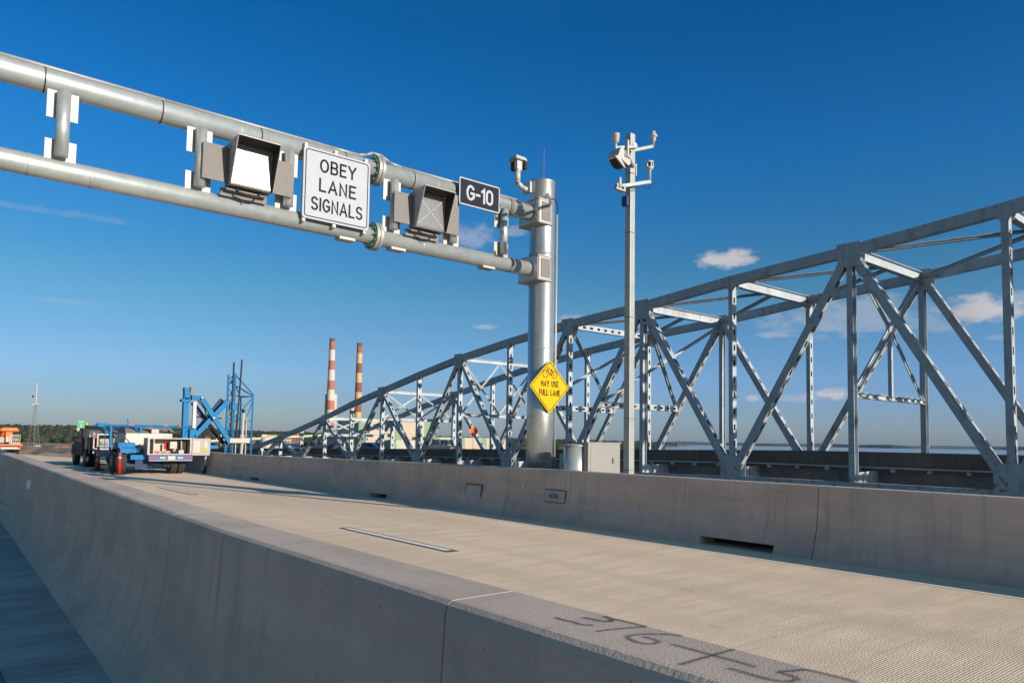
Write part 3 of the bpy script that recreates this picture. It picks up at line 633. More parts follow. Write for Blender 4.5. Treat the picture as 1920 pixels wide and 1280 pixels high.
# ------------------------------------------------------------------ lane control signals
m = mat('signal_lens_glass', (.16, .17, .19), .2, 0, .1, 20, spec=1.0, bump=.15, bscale=30); M['lens'] = m
M['led'] = mat('clear_led_pixel', (.42, .43, .47), .3, 0, .1, 40)
def lane_signal(x, label):
    r_ = empty('lane_signal', (x, 12.25, 5.8), label, 'signal', 'lane signals between the gantry pipes')
    z0, z1, y = 5.80, 6.50, 12.16; hw = .36
    b = MB(); b.box(x-hw, x+hw, y, y+.22, z0, z1); b.build('housing', 'galv_dull', r_, bevel=.008)
    b = MB(); b.box(x-hw+.03, x+hw-.03, y-.012, y-.001, z0+.03, z1-.03); b.build('lens', 'lens', r_)
    b = MB()
    for k in range(13):
        t = (k-6)/6*.27; ts = .012
        for sg in (1, -1):
            if sg == -1 and k == 6: continue
            b.box(x+t-ts, x+t+ts, y-.017, y-.0125, (z0+z1)/2+sg*t*.95-ts, (z0+z1)/2+sg*t*.95+ts)
    b.build('cross_pixels', 'led', r_)
    dp, bt = .36, .07
    b = MB(); e = .012
    for sx_ in (-1, 1):
        xo, xi = x+sx_*hw, x+sx_*(hw-e)
        pa = [(xo, y, z0), (xo, y, z1+.01), (xo, y-dp, z1+.03), (xo, y-bt, z0)]
        b.hull8(pa, [(xi, q[1], q[2]) for q in pa])
    pa = [(x-hw+e, y, z1), (x+hw-e, y, z1), (x+hw-e, y-dp, z1+.02), (x-hw+e, y-dp, z1+.02)]
    b.hull8(pa, [(q[0], q[1], q[2]+e) for q in pa])
    b.build('visor', ['visor_out'], r_)
    b = MB()
    for sx_ in (-1, 1):
        xo, xi = x+sx_*(hw-e-.001), x+sx_*(hw-e-.005)
        pa = [(xo, y-.018, z0+.015), (xo, y-.018, z1-.004), (xo, y-dp+.006, z1+.014), (xo, y-bt, z0+.02)]
        b.hull8(pa, [(xi, q[1], q[2]) for q in pa])
    pa = [(x-hw+e+.006, y-.018, z1-.002), (x+hw-e-.006, y-.018, z1-.002), (x+hw-e-.006, y-dp+.006, z1+.016), (x-hw+e+.006, y-dp+.006, z1+.016)]
    b.hull8(pa, [(q[0], q[1], q[2]-.004) for q in pa])
    b.build('visor_lining', ['visor_in'], r_)
    for sx_ in (-1, 1):
        b = MB(); x1 = x+sx_*(hw+.012); x2 = x+sx_*(hw+.40)
        b.hull8([(x1, y+.10, z0+.04), (x2, y+.10, z0+.04), (x2, y+.10, z1-.06), (x1, y+.10, z1-.06)], [(x1, y+.13, z0+.04), (x2, y+.13, z0+.04), (x2, y+.13, z1-.06), (x1, y+.13, z1-.06)])
        b.build('side_panel', 'galv_dull', r_)
        b = MB(); b.box(x+sx_*hw-.03, x+sx_*hw+.03, y-.02, y+.0, z1-.12, z1-.05); b.build('hinge', 'galv_plate', r_)
    b = MB(); b.box(x-.42, x+.36, y+.23, y+.26, z0-.14, z0-.01); b.box(x-.36, x+.3, y+.12, y+.23, z0-.06, z0-.03); b.tube((x-.05, y+.28, z0-.22), (x-.05, y+.28, z0-.05), .02, n=8); b.build('support_rail', 'galv_dull', r_)
    b = MB(); b.path([(x-.2, y+.1, z0), (x-.18, y+.08, z0-.08), (x, y+.06, z0-.11), (x+.15, y+.08, z0-.1), (x+.2, y+.1, z0)], .018, 6); b.build('cable', 'dark', r_)
    return r_
M['visor_in'] = mat('visor_black_lining', (.03, .028, .028), .8, 0, .08, 5)
M['visor_out'] = mat('visor_aluminium', (.30, .31, .32), .5, .2, .08, 5)
lane_signal(4.30, 'lane signal glaring white in the sun, left of the OBEY LANE SIGNALS sign')
lane_signal(7.86, 'lane signal with a dark face and faint cross, right of the OBEY LANE SIGNALS sign')

# ------------------------------------------------------------------ weather mast
wx, wy = 11.22, 9.92; MAST = []
wm_ = empty('weather_mast', (wx, wy, .5), 'tall slim square galvanised mast carrying weather sensors, right of the thick pole', 'mast')
b = MB(); 
def sq(b, x, y, z0, z1, h0, h1): b.hull8([(x-h0, y-h0, z0), (x+h0, y-h0, z0), (x+h0, y+h0, z0), (x-h0, y+h0, z0)], [(x-h1, y-h1, z1), (x+h1, y-h1, z1), (x+h1, y+h1, z1), (x-h1, y+h1, z1)])
sq(b, wx, wy, .5, 7.93, .078, .070); b.build('mast_pole', 'galv_mast', wm_, bevel=.012)
for z in (7.1, 6.85, 5.9, 4.2, 2.2, 1.2): 
    b = MB(); sq(b, wx, wy, z, z+.014, .081, .081); b.build('strap', 'galv_dull', wm_)
b = MB(); b.beam((10.62, wy-.14, 7.44), (wx+.05, wy-.12, 7.66), .04, .06); b.beam((wx, wy-.13, 7.66), (wx+.1, wy+.1, 7.66), .05, .09); b.build('cross_arm', 'galv', wm_)
b = MB(); b.beam((wx+.09, wy, 7.62), (11.90, wy, 7.86), .05, .06); b.build('cross_arm', 'galv_plate', wm_)
b = MB(); b.beam((10.80, wy-.15, 6.73), (11.66, wy-.15, 7.02), .04, .065); b.build('cross_arm', 'galv', wm_)
b = MB(); b.tube((wx, wy-.1, 7.24), (10.92, wy-.2, 7.36), .035, n=10); b.tube((10.92, wy-.2, 7.32), (10.92, wy-.2, 7.66), .028, n=10); b.build('side_bracket', 'white', wm_)
b = MB(); b.box(wx+.12, wx+.15, wy-.04, wy+.04, 7.1, 7.35); b.build('nameplate', 'galv_plate', wm_)
b = MB(); b.path([(10.86, wy-.16, 7.12), (10.98, wy-.14, 7.06), (wx-.1, wy-.1, 7.08)], .01, 5); b.path([(10.85, wy-.16, 6.7), (11.1, wy-.19, 6.74), (11.4, wy-.19, 6.84), (11.58, wy-.18, 6.86), (11.66, wy-.17, 6.95)], .01, 5)
b.path([(11.9, wy, 7.84), (11.97, wy, 7.9), (11.97, wy, 8.05)], .009, 5); b.build('sensor_cable', 'dark', wm_)
b = MB(); b.path([(10.9, wy-.1, 7.44), (11.0, wy-.12, 7.56), (11.12, wy-.1, 7.5)], .016, 5); b.build('sensor_cable', 'dark', wm_)
b = MB(); b.box(11.03, wx-.12, wy-.08, wy+.06, 6.42, 6.62); b.build('junction_box', 'dkblue', wm_, bevel=.01)
# sensors
s1 = empty('weather_sensor', (10.64, wy-.14, 7.46), 'white louvred temperature shield on the upper left arm of the slim mast', 'sensor')
b = MB(); prof = []
for k in range(7):
    z = .09+k*.023; rr_ = .055+.006*k if k < 4 else .075; prof += [(rr_*.8, z), (rr_, z+.004), (rr_, z+.014), (rr_*.8, z+.019)]
prof += [(.078, .252), (.074, .268), (.03, .275)]
b.lathe(prof, (10.64, wy-.14, 7.46), 18); b.build('louvred_shield', 'white', s1, smooth=True)
b = MB(); b.tube((10.64, wy-.14, 7.42), (10.64, wy-.14, 7.56), .022, n=10); b.build('stem', 'white', s1, smooth=True)
s2 = empty('weather_sensor', (11.93, wy, 7.88), 'white domed wind sensor at the end of the highest arm, right of the mast top', 'sensor')
b = MB(); b.lathe([(.024, 0), (.024, .14), (.045, .16), (.05, .185), (.082, .20), (.086, .22), (.07, .235), (.05, .24), (.048, .28), (.038, .305), (.015, .31)], (11.93, wy, 7.88), 18); b.build('sensor_head', 'white', s2, smooth=True)
b = MB(); b.tube((11.98, wy, 8.0), (11.985, wy, 8.12), .016, n=8); b.build('side_tube', 'white', s2)
s3 = empty('weather_sensor', (11.64, wy-.15, 7.02), 'small dark-windowed sensor head on the right end of the lower arm', 'sensor')
b = MB(); b.lathe([(.028, 0), (.028, .2), (.045, .22), (.075, .25), (.075, .275), (.03, .28)], (11.64, wy-.15, 7.04), 16); b.build('stem', 'white', s3, smooth=True)
b = MB(); b.lathe([(.055, 0), (.055, .07)], (11.64, wy-.15, 7.322), 12); b.build('dark_window', 'dark', s3)
b = MB(); b.lathe([(.08, 0), (.08, .035), (.05, .05), (.02, .052)], (11.64, wy-.15, 7.393), 16); b.build('cap', 'white', s3, smooth=True)
b = MB()
for k in range(5):
    a = 2*math.pi*k/5+.5; b.tube((11.64+.065*math.cos(a), wy-.15+.065*math.sin(a), 7.32), (11.64+.065*math.cos(a), wy-.15+.065*math.sin(a), 7.395), .012, n=6)
b.build('window_post', 'white', s3)
s4 = empty('weather_sensor', (10.74, wy-.16, 6.66), 'little white stub sensor on the left end of the lower arm', 'sensor')
b = MB(); b.tube((10.74, wy-.16, 6.64), (10.74, wy-.16, 6.88), .032, n=12); b.build('stub', 'white', s4, smooth=True)
b = MB(); b.box(10.60, 10.86, wy-.20, wy-.12, 6.62, 6.65); b.box(10.62, 10.66, wy-.2, wy-.12, 6.65, 6.74); b.box(10.82, 10.86, wy-.2, wy-.12, 6.65, 6.72); b.build('clamp', 'galv_plate', s4)
s5 = empty('visibility_sensor', (10.62, wy-.35, 7.0), 'white angular hooded sensor with a dark mouth, tilted down beside the mast', 'sensor')
b = MB(); 
def V5(x, z): return (10.50+(x-10.6)*.66, 7.14+(z-7.08)*.68)
# wedge-shaped hood pointing down-left
A = [V5(*q) for q in [(10.52, 7.36), (10.68, 7.30), (10.66, 7.12), (10.92, 7.10), (10.94, 6.98), (10.86, 6.90), (10.62, 6.98), (10.40, 7.08)]]
b.hull8([(x, wy-.45, z) for x, z in A], [(x, wy-.17, z) for x, z in A]); b.build('hood', 'white', s5, bevel=.008)
b = MB(); A = [V5(*q) for q in [(10.44, 7.065), (10.62, 6.975), (10.85, 6.895), (10.74, 6.88), (10.60, 6.90)]]
b.hull8([(x, wy-.46, z-.004) for x, z in A], [(x, wy-.19, z-.004) for x, z in A]); b.build('mouth', 'dark', s5)
b = MB(); A = [V5(*q) for q in [(10.24, 7.03), (10.43, 7.08), (10.68, 6.80), (10.66, 6.78)]]
b.hull8([(x, wy-.47, z) for x, z in A], [(x, wy-.44, z) for x, z in A]); b.build('lower_lip', 'white', s5)
b = MB(); b.box(10.70, 10.80, wy-.3, wy-.2, 7.26, 7.38); b.tube((10.62, wy-.25, 7.25), (10.92, wy-.2, 7.4), .02, n=8); b.build('swivel', 'galv_dull', s5)

for o in (wm_, s1, s2, s3, s4, s5): o.location += Vector((-.20, -.18, -.08))
# ------------------------------------------------------------------ cabinets behind the parapet
cb = empty('equipment_cabinet', (11.7, 11.25, .5), 'plain light grey metal cabinet behind the parapet between the two poles', 'cabinet')
b = MB(); b.box(11.22, 12.22, 11.05, 11.2, .502, 1.63); b.build('body', 'cabgrey' if 'cabgrey' in M else 'galv_plate', cb, bevel=.012)
b = MB(); b.box(11.20, 12.24, 11.03, 11.22, 1.632, 1.65); b.build('lid', 'galv_plate', cb)
b = MB(); b.box(11.30, 12.1, 11.042, 11.049, .9, 1.56); b.build('door', 'cabgrey', cb, bevel=.003)
b = MB(); b.box(11.95, 12.0, 11.02, 11.041, 1.2, 1.32); b.build('latch', 'galv_dull', cb)
cd = empty('steel_drum', (11.25, 11.46, .5), 'short round galvanised steel drum housing behind the parapet, left of the cabinet', 'drum')
b = MB(); b.lathe([(.26, 0), (.26, 1.06)], (11.25, 11.46, .502), 32); b.build('shell', 'galv', cd, smooth=True)
b = MB(); b.lathe([(.28, 0), (.28, .03), (.1, .05)], (11.25, 11.46, 1.563), 32); b.tube((11.22, 11.22, 1.57), (11.22, 11.22, 1.70), .025, n=8); b.build('lid', 'galv_plate', cd)
# ------------------------------------------------------------------ old truss bridge
XN, XF = 37.0, 45.7
TY = {-3: -9.6, -2: -2.8, -1: 4.1, 0: 10.9, 1: 17.8, 2: 24.8, 3: 31.5, 4: 38.4, 5: 45.2, 6: 51.95, 7: 58.5, 8: 65.2, 9: 71.7, 10: 78.1, 11: 84.4, 12: 90.7, 13: 96.9, 14: 103}
TZ = {-3: 13.9, -2: 13.4, -1: 12.8, 0: 12.13, 1: 11.55, 2: 11.12, 3: 10.5, 4: 10.08, 5: 9.42, 6: 8.6, 7: 7.55, 8: 6.34, 9: 5.2, 10: 3.84, 11: 2.64, 12: 1.5, 13: .5, 14: -.15}
def drop(y): return .017*max(0, y-25)
def zb(y): return -.47-drop(y)
tb = empty('truss_bridge', (41.3, 30, -1), 'old weathered grey steel truss bridge running beside the new road', 'bridge')
def member(name, p0, p1, w, dd, perf=True, pitch=.86, hole=.34, m='truss', trim=(0, 0)):
    """box member lying in a plane x = const: side plates face +-X, cover plates face along the bridge"""
    p0, p1 = Vector(p0), Vector(p1); t = (p1-p0).normalized(); p0 = p0+t*trim[0]; p1 = p1-t*trim[1]
    Xa = Vector((1, 0, 0)); nn = Xa.cross(t).normalized(); ln = (p1-p0).length; b = MB()
    for s in (-1, 1): b.beam(p0+Xa*s*(w/2-.012), p1+Xa*s*(w/2-.012), .024, dd, side=Xa)
    if not perf:
        # H section: recessed web between the two side plates
        b.beam(p0, p1, w-.05, .03, side=Xa)
        return b.build(name, m, tb)
    wi = w-.05; st = wi*.27
    b.mi = 1; b.beam(p0+t*.01, p1-t*.01, w-.056, dd-.17, side=Xa); b.mi = 0  # near-black filling, puts the shade inside the holes into its colour
    for s in (-1, 1):
        c = nn*s*(dd/2-.02)
        for q in (-1, 1): b.beam(p0+c+Xa*q*(wi/2-st/2), p1+c+Xa*q*(wi/2-st/2), st, .02, side=Xa)
        k = int(ln/pitch); k = max(k, 1); pt = ln/k
        for i in range(-1, k+2):
            sh = .5*pt if s > 0 else 0
            a0 = max(0, (i-.5)*pt+hole/2+sh); a1 = min(ln, (i+.5)*pt-hole/2+sh)
            if a1 > a0: b.beam(p0+c+t*a0, p0+c+t*a1, wi-2*st+.002, .016, side=Xa)
    return b.build(name, [m, 'truss_hole_shade'], tb)
def solid(name, p0, p1, w, h, m='truss', side=None, par=None):
    b = MB(); b.beam(p0, p1, w, h, side=side); return b.build(name, m, par or tb)
def gusset(X, k, z, wy_, h, name='gusset'):
    y = TY[k]; w2 = wy_/2
    for s in (-1, 1):
        b = MB()
        x0 = X+s*.222; x1 = X+s*.242
        b.hull8([(x0, y-w2*.75, z-h*.62), (x0, y+w2*.75, z-h*.62), (x0, y+w2, z-h*.3), (x0, y+w2, z+h*.38), (x0, y-w2, z+h*.38), (x0, y-w2, z-h*.3)],
                [(x1, y-w2*.75, z-h*.62), (x1, y+w2*.75, z-h*.62), (x1, y+w2, z-h*.3), (x1, y+w2, z+h*.38), (x1, y-w2, z+h*.38), (x1, y-w2, z-h*.3)])
        b.build('gusset' if s < 0 else 'inner_gusset', 'truss', tb)
DI = [(-3, -2), (-1, -2), (-1, 0), (1, 0), (1, 2), (3, 2), (3, 4), (4, 5), (6, 5), (6, 7), (8, 7), (8, 9), (10, 9), (10, 11), (12, 11), (12, 13)]
for X in (XN, XF):
    for k in range(-3, 14):
        solid('top_chord', (X, TY[k], TZ[k]), (X, TY[k+1], TZ[k+1]), .42, .54 if k < 9 else .48, side=(1, 0, 0))
        solid('bottom_chord', (X, TY[k], zb(TY[k])), (X, TY[k+1], zb(TY[k+1])), .42, .56, side=(1, 0, 0))
    for k in range(-3, 14):
        plain = k in (-1, 1, 3)
        member('vertical', (X, TY[k], zb(TY[k])+.3), (X, TY[k], TZ[k]-.25), .40, .27 if k > 1 else .31, perf=not plain)
        topj = any(a == k for a, b_ in DI); botj = any(b_ == k for a, b_ in DI)
        if topj: gusset(X, k, TZ[k]-.08, 1.25 if k < 9 else 1.0, 1.25 if k < 9 else 1.0)
        else: gusset(X, k, TZ[k]-.05, .62, .72)
        if botj: gusset(X, k, zb(TY[k])+.72, 1.35, 1.9)
    for a, b_ in DI:
        member('diagonal', (X, TY[a], TZ[a]), (X, TY[b_], zb(TY[b_])+.3), .40, .42 if a < 4 else .34, trim=(.45, .3))
def lateral(name, p0, p1, w, h, perf=True, m='truss'):
    """transverse bar with a perforated or plain web facing along the bridge"""
    p0, p1 = Vector(p0), Vector(p1); t = (p1-p0).normalized(); b = MB()
    o = t.cross(Vector((0, 1, 0))).normalized(); ya = Vector((0, 1, 0))
    if not perf:
        b.beam(p0, p1, w*.1, h, side=ya)
        for s in (-1, 1): b.beam(p0+o*s*h/2, p1+o*s*h/2, w, .03, side=ya)
    else:
        for s in (-1, 1): b.beam(p0+o*s*(h/2-.02), p1+o*s*(h/2-.02), w, .04, side=ya)
        ln = (p1-p0).length; k = max(1, int(ln/.75)); pt = ln/k
        for s in (-1, 1):
            for q in (-1, 1): b.beam(p0+o*q*(h*.34)+ya*s*w/2, p1+o*q*(h*.34)+ya*s*w/2, .02, h*.28, side=ya)
            for i in range(k+1):
                a0 = max(0, (i-.5)*pt+.15); a1 = min(ln, (i+.5)*pt-.15)
                if a1 > a0: b.beam(p0+ya*s*w/2+t*a0, p0+ya*s*w/2+t*a1, .018, h*.42, side=ya)
    return b.build(name, m, tb)
XM = (XN+XF)/2
for k in (-3, -2, -1, 0, 1, 2, 3, 4, 6, 8, 10):
    y, z = TY[k], TZ[k]
    if k in (4,): lateral('top_strut', (XN+.2, y, z-.1), (XF-.2, y, z-.1), .3, .42, True)
    else: lateral('top_strut', (XN+.2, y, z-.05), (XF-.2, y, z-.05), .34 if k < 4 else .22, .52 if k < 4 else .30, False)
for k in range(-2, 5):
    for X, s in ((XN+.15, 1), (XF-.15, -1)):
        b = MB(); b.beam((X, TY[k], TZ[k]-.02), (XM-.2*s, TY[k-1], TZ[k-1]-.06), .26, .03); b.beam((X, TY[k], TZ[k]-.14), (XM-.2*s, TY[k-1], TZ[k-1]-.18), .26, .03)
        b.beam((X, TY[k], TZ[k]-.08), (XM-.2*s, TY[k-1], TZ[k-1]-.12), .03, .12); b.build('lateral_brace', 'truss', tb)
# sway frames
def xbrace(p, q, w=.2): 
    b = MB(); b.beam(p, q, .03, w, side=(0, 1, 0)); b.beam(p, q, w*.8, .03, side=(0, 1, 0)); return b.build('sway_brace', 'truss', tb)
for k in (1, -1):
    y = TY[k]; zl = 4.2; zm = 8.05
    for X, s in ((XN+.2, 1), (XF-.2, -1)):
        xbrace((X, y, TZ[k]-.35), (XM-.18*s, y, zm+.1), .26); xbrace((XM-.15*s, y, zm-.15), (X, y, zl+.12), .24)
    b = MB(); b.box(XM-.24, XM+.24, y-.10, y+.10, zm-.25, zm+.3); b.build('sway_node', 'truss', tb)
    b = MB(); b.beam((XM, y, zm-.2), (XM, y, zl), .2, .2); b.build('sway_post', 'truss', tb)
    lateral('sway_strut', (XN+.2, y, zl), (XF-.2, y, zl), .26, .24, False)
for k in (6, 8, 10):
    y = TY[k]; zu = TZ[k]-.05; zl = max(3.75-.09*(k-6), .0) if k < 10 else 1.9
    if zl+.6 > zu: continue
    lateral('sway_strut', (XN+.2, y, zl), (XF-.2, y, zl), .22, .26, False)
    for q in (0, 1):
        xa = XN+.2+q*(XM-XN-.2); xb = XM if q == 0 else XF-.2
        xbrace((xa, y-.04, zu-.12), (xb, y-.04, zl+.1), .17); xbrace((xa, y+.04, zl+.1), (xb, y+.04, zu-.12), .17)
# portals in the plane of the diagonals
def along(a, b_, z):
    za, zc = TZ[a], zb(TY[b_])+.3; t = (za-z)/(za-zc); return TY[a]+(TY[b_]-TY[a])*t
for a, b_ in ((3, 4), (4, 5)):
    yl = along(a, b_, 4.2); yu = TY[a]
    lateral('portal_strut', (XN+.2, yl, 4.2), (XF-.2, yl, 4.2), .3, .40, True)
    for s in (0, 1):
        xa, xb = (XN+.2, XF-.2) if s == 0 else (XF-.2, XN+.2)
        b = MB(); b.beam((xa, yu+.1*s, TZ[a]-.4), (xb, yl+.1*s, 4.3), .28, .04); b.beam((xa, yu+.1*s, TZ[a]-.4), (xb, yl+.1*s, 4.3), .04, .24); b.build('portal_brace', 'truss', tb)
# deck, parapets and floor system
def zp(y): return 1.28-drop(y)
ys_ = yrange(-30, 340, 6.8)
def run(name, x0, x1, dz0, dz1, m, y0=-30, y1=340, seg=False):
    b = MB(); yy = yrange(y0, y1, 6.8)
    for p, q in zip(yy, yy[1:]):
        g_ = .012 if seg else 0
        b.hull8([(x0, p+g_, zp(p)+dz0), (x1, p+g_, zp(p)+dz0), (x1, p+g_, zp(p)+dz1), (x0, p+g_, zp(p)+dz1)], [(x0, q-g_, zp(q)+dz0), (x1, q-g_, zp(q)+dz0), (x1, q-g_, zp(q)+dz1), (x0, q-g_, zp(q)+dz1)])
    return b.build(name, m, tb)
run('parapet', 39.35, 39.6, -.72, 0, 'parapet', seg=True); run('parapet', 44.3, 44.55, -.72, 0, 'parapet', seg=True)
run('deck_slab', 39.35, 44.55, -.92, -.725, 'parapet')
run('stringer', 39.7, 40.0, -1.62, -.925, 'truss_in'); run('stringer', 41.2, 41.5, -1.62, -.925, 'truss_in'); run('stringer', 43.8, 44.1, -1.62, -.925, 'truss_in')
run('utility_pipe', 39.2, 39.28, -.80, -.72, 'truss')
b = MB()
for i in range(70):
    y = -20+1.75*i; b.box(39.1, 39.34, y, y+.16, zp(y)-.98, zp(y)-.815)
o = b.build('pipe_hanger', 'truss', tb); tag(o, kind='stuff')
for k in range(-3, 14):
    y = TY[k]; b = MB(); z0 = zp(y)
    b.hull8([(XN+.2, y-.02, z0-1.7), (XF-.2, y-.02, z0-1.7), (XF-.2, y-.02, z0-.93), (39.9, y-.02, z0-.93), (39.3, y-.02, z0-.93), (XN+.2, y-.02, z0-1.0)],
            [(XN+.2, y+.02, z0-1.7), (XF-.2, y+.02, z0-1.7), (XF-.2, y+.02, z0-.93), (39.9, y+.02, z0-.93), (39.3, y+.02, z0-.93), (XN+.2, y+.02, z0-1.0)])
    b.box(XN+.2, XF-.2, y-.18, y+.18, z0-1.74, z0-1.70)
    for xx in (37.9, 38.6): b.box(xx, xx+.04, y-.12, y-.02, z0-1.69, z0-1.04)
    b.build('floor_beam', 'truss', tb)
    if k < 13:
        b = MB(); b.beam((XN+.2, y, z0-1.66), (XF-.2, TY[k+1], zp(TY[k+1])-1.66), .2, .05); b.beam((XF-.2, y, z0-1.73), (XN+.2, TY[k+1], zp(TY[k+1])-1.73), .2, .05); b.build('bottom_lateral', 'truss', tb)
for y in (-70, 38.4, 103, 150, 200, 250, 300):
    zt = zb(y)-.4 if y < 104 else zp(y)-1.7
    b = MB(); b.box(36.2, 46.5, y-1.2, y+1.2, zt-1.4, zt-.03); b.hull8([(37, y-1, -30), (46, y-1, -30), (46, y+1, -30), (37, y+1, -30)], [(37.6, y-.8, zt-1.4), (45, y-.8, zt-1.4), (45, y+.8, zt-1.4), (37.6, y+.8, zt-1.4)]); b.build('pier', 'concrete', tb)

# works sign and vehicles on the old bridge
sg = empty('works_sign', (42.6, 57.4, zp(57.4)-.72), 'small orange diamond works sign on a folding stand on the old bridge', 'sign')
zz = 2.45; xx = 42.6; yy = 57.4
b = MB(); b.hull8([(xx-.58, yy, zz), (xx, yy, zz-.58), (xx+.58, yy, zz), (xx, yy, zz+.58)], [(xx-.58, yy+.02, zz), (xx, yy+.02, zz-.58), (xx+.58, yy+.02, zz), (xx, yy+.02, zz+.58)]); b.build('panel', 'orange_sign', sg)
b = MB(); b.box(xx-.2, xx+.2, yy-.006, yy-.003, zz+.12, zz+.18); b.box(xx-.3, xx+.3, yy-.006, yy-.003, zz-.02, zz+.04); b.box(xx-.2, xx+.2, yy-.006, yy-.003, zz-.18, zz-.12); b.build('lettering', 'black', sg)
b = MB(); zg = zp(yy)-.71
for a, c in ((-.5, -.3), (.5, -.3), (0, .5)): b.tube((xx+a, yy+c, zg), (xx, yy+.05, zg+.9), .035, n=6)
b.tube((xx, yy+.05, zg+.8), (xx, yy+.05, zz), .04, n=6); b.build('stand', 'galv_plate', sg)
def car(x, y, z, m, label, name='parked_car', pickup=False, cat='car', grp=None):
    r_ = empty(name, (x, y, z), label, cat, grp)
    hw, L2 = .92, 2.35
    prof = [(-L2, .35), (-L2, .75), (-L2+.15, .9), (-1.3, .98), (-.75, 1.42), (.95, 1.45), (1.65, 1.0), (2.2, .88), (L2, .7), (L2, .35)] if not pickup else \
           [(-L2-.3, .45), (-L2-.3, 1.05), (-.7, 1.08), (-.6, 1.65), (.5, 1.68), (1.1, 1.12), (2.5, 1.0), (2.65, .8), (2.65, .45)]
    b = MB(); b.hull8([(x-hw, y+p, z+q) for p, q in prof], [(x+hw, y+p, z+q) for p, q in prof]); b.build('body', m, r_, bevel=.05)
    for s in (-1, 1):
        b = MB(); wp = [(-1.1, 1.02), (-.7, 1.34), (.85, 1.36), (1.35, 1.03)] if not pickup else [(-.55, 1.15), (-.5, 1.55), (.42, 1.58), (.85, 1.15)]
        b.hull8([(x+s*(hw+.004), y+p, z+q) for p, q in wp], [(x+s*(hw+.012), y+p, z+q) for p, q in wp]); b.build('side_window', 'glass', r_)
        for wy2 in (-1.45, 1.45): b = MB(); b.tube((x+s*(hw-.2), y+wy2, z+.33), (x+s*(hw+.01), y+wy2, z+.33), .33, n=18); b.build('wheel', 'tyre', r_)
    b = MB(); y0_, q0, y1_, q1 = ((-1.26, 1.04, -.82, 1.36) if not pickup else (-.70, 1.15, -.62, 1.6))
    b.hull8([(x-.7, y+y0_-.02, z+q0), (x+.7, y+y0_-.02, z+q0), (x+.65, y+y1_-.02, z+q1), (x-.65, y+y1_-.02, z+q1)], [(x-.7, y+y0_, z+q0), (x+.7, y+y0_, z+q0), (x+.65, y+y1_, z+q1), (x-.65, y+y1_, z+q1)]); b.build('rear_window', 'glass', r_)
    for s in (-1, 1): b = MB(); yb_ = -L2-(.3 if pickup else 0); b.box(x+s*.75-.1, x+s*.75+.1, y+yb_-.015, y+yb_, z+.72, z+.86); b.build('tail_light', 'red', r_)
    return r_
car(43.3, 63.6, zp(63)-.71, 'silver', 'silver pickup truck on the old bridge beside the orange diamond sign', 'pickup_truck', True, 'pickup truck')
car(43.4, 79.5, zp(79)-.71, 'carblue', 'dark blue car on the old bridge, in front of the cream power station')
car(43.4, 102., zp(102)-.71, 'carblue', 'dark blue car farthest along the old bridge, left of the striped chimneys')

# ------------------------------------------------------------------ blue inspection crane on its trailer
tr = empty('inspection_crane', (8.6, 35, 0), 'bright blue under-bridge inspection crane folded on a trailer beside the parapet', 'crane')
def T(name, m, fn, par=None, **k):
    b = MB(); fn(b); return b.build(name, m, par or tr, **k)
T('chassis', 'blue', lambda b: (b.box(7.35, 7.5, 33.7, 40, .62, .82), b.box(9.3, 9.45, 33.7, 40, .62, .82), b.box(7.35, 9.45, 33.6, 33.75, .62, .82), b.box(7.35, 9.45, 36, 36.2, .62, .8), b.box(7.0, 9.6, 34.6, 39.6, .83, .9), b.beam((8.4, 40, .72), (8.4, 41.4, .75), .14, .14)), bevel=.01)
T('axle', 'dkblue', lambda b: (b.box(7.2, 9.4, 34.15, 34.3, .42, .56), b.box(7.2, 9.4, 35.25, 35.4, .42, .56)))
for (x, y) in ((7.12, 34.2), (9.12, 34.2), (9.42, 34.2), (7.12, 35.35), (9.42, 35.35)):
    wh = T('wheel', 'tyre', lambda b: b.tube((x-.13, y, .52), (x+.13, y, .52), .52, n=26), bevel=.03)
    T('rim', 'galv_dull', lambda b: b.tube((x-.14, y, .52), (x+.14, y, .52), .24, n=18), wh)
T('mud_flap', 'dkblue', lambda b: b.box(7.55, 8.0, 33.66, 33.69, .22, .80))
T('fender', 'blue', lambda b: (b.box(6.95, 7.55, 33.6, 36, 1.07, 1.10), b.box(6.95, 7.55, 33.57, 33.6, .9, 1.10)))
T('deck_box', 'blue', lambda b: b.box(6.95, 7.6, 34.0, 34.9, 1.105, 1.32), bevel=.02)
bp = T('rear_bumper', 'blue', lambda b: b.box(7.95, 9.68, 33.2, 33.3, .57, .82), bevel=.008)
T('bumper_stripe', 'bodyw', lambda b: b.box(7.96, 9.67, 33.19, 33.2, .575, .60), bp)
for x, mm, hw in ((8.05, 'red', .11), (8.25, 'red', .055), (8.42, 'bodyw', .05), (8.53, 'bodyw', .05), (9.13, 'bodyw', .05), (9.24, 'bodyw', .05), (9.40, 'red', .055), (9.56, 'red', .10), (8.61, 'red', .03), (9.05, 'red', .03)):
    T('tail_light' if mm == 'red' else 'reversing_light', mm, lambda b: b.box(x-hw, x+hw, 33.17, 33.19, .665, .745), bp)
T('number_plate', 'bodyw', lambda b: b.box(8.68, 8.98, 33.16, 33.185, .62, .78), bp)
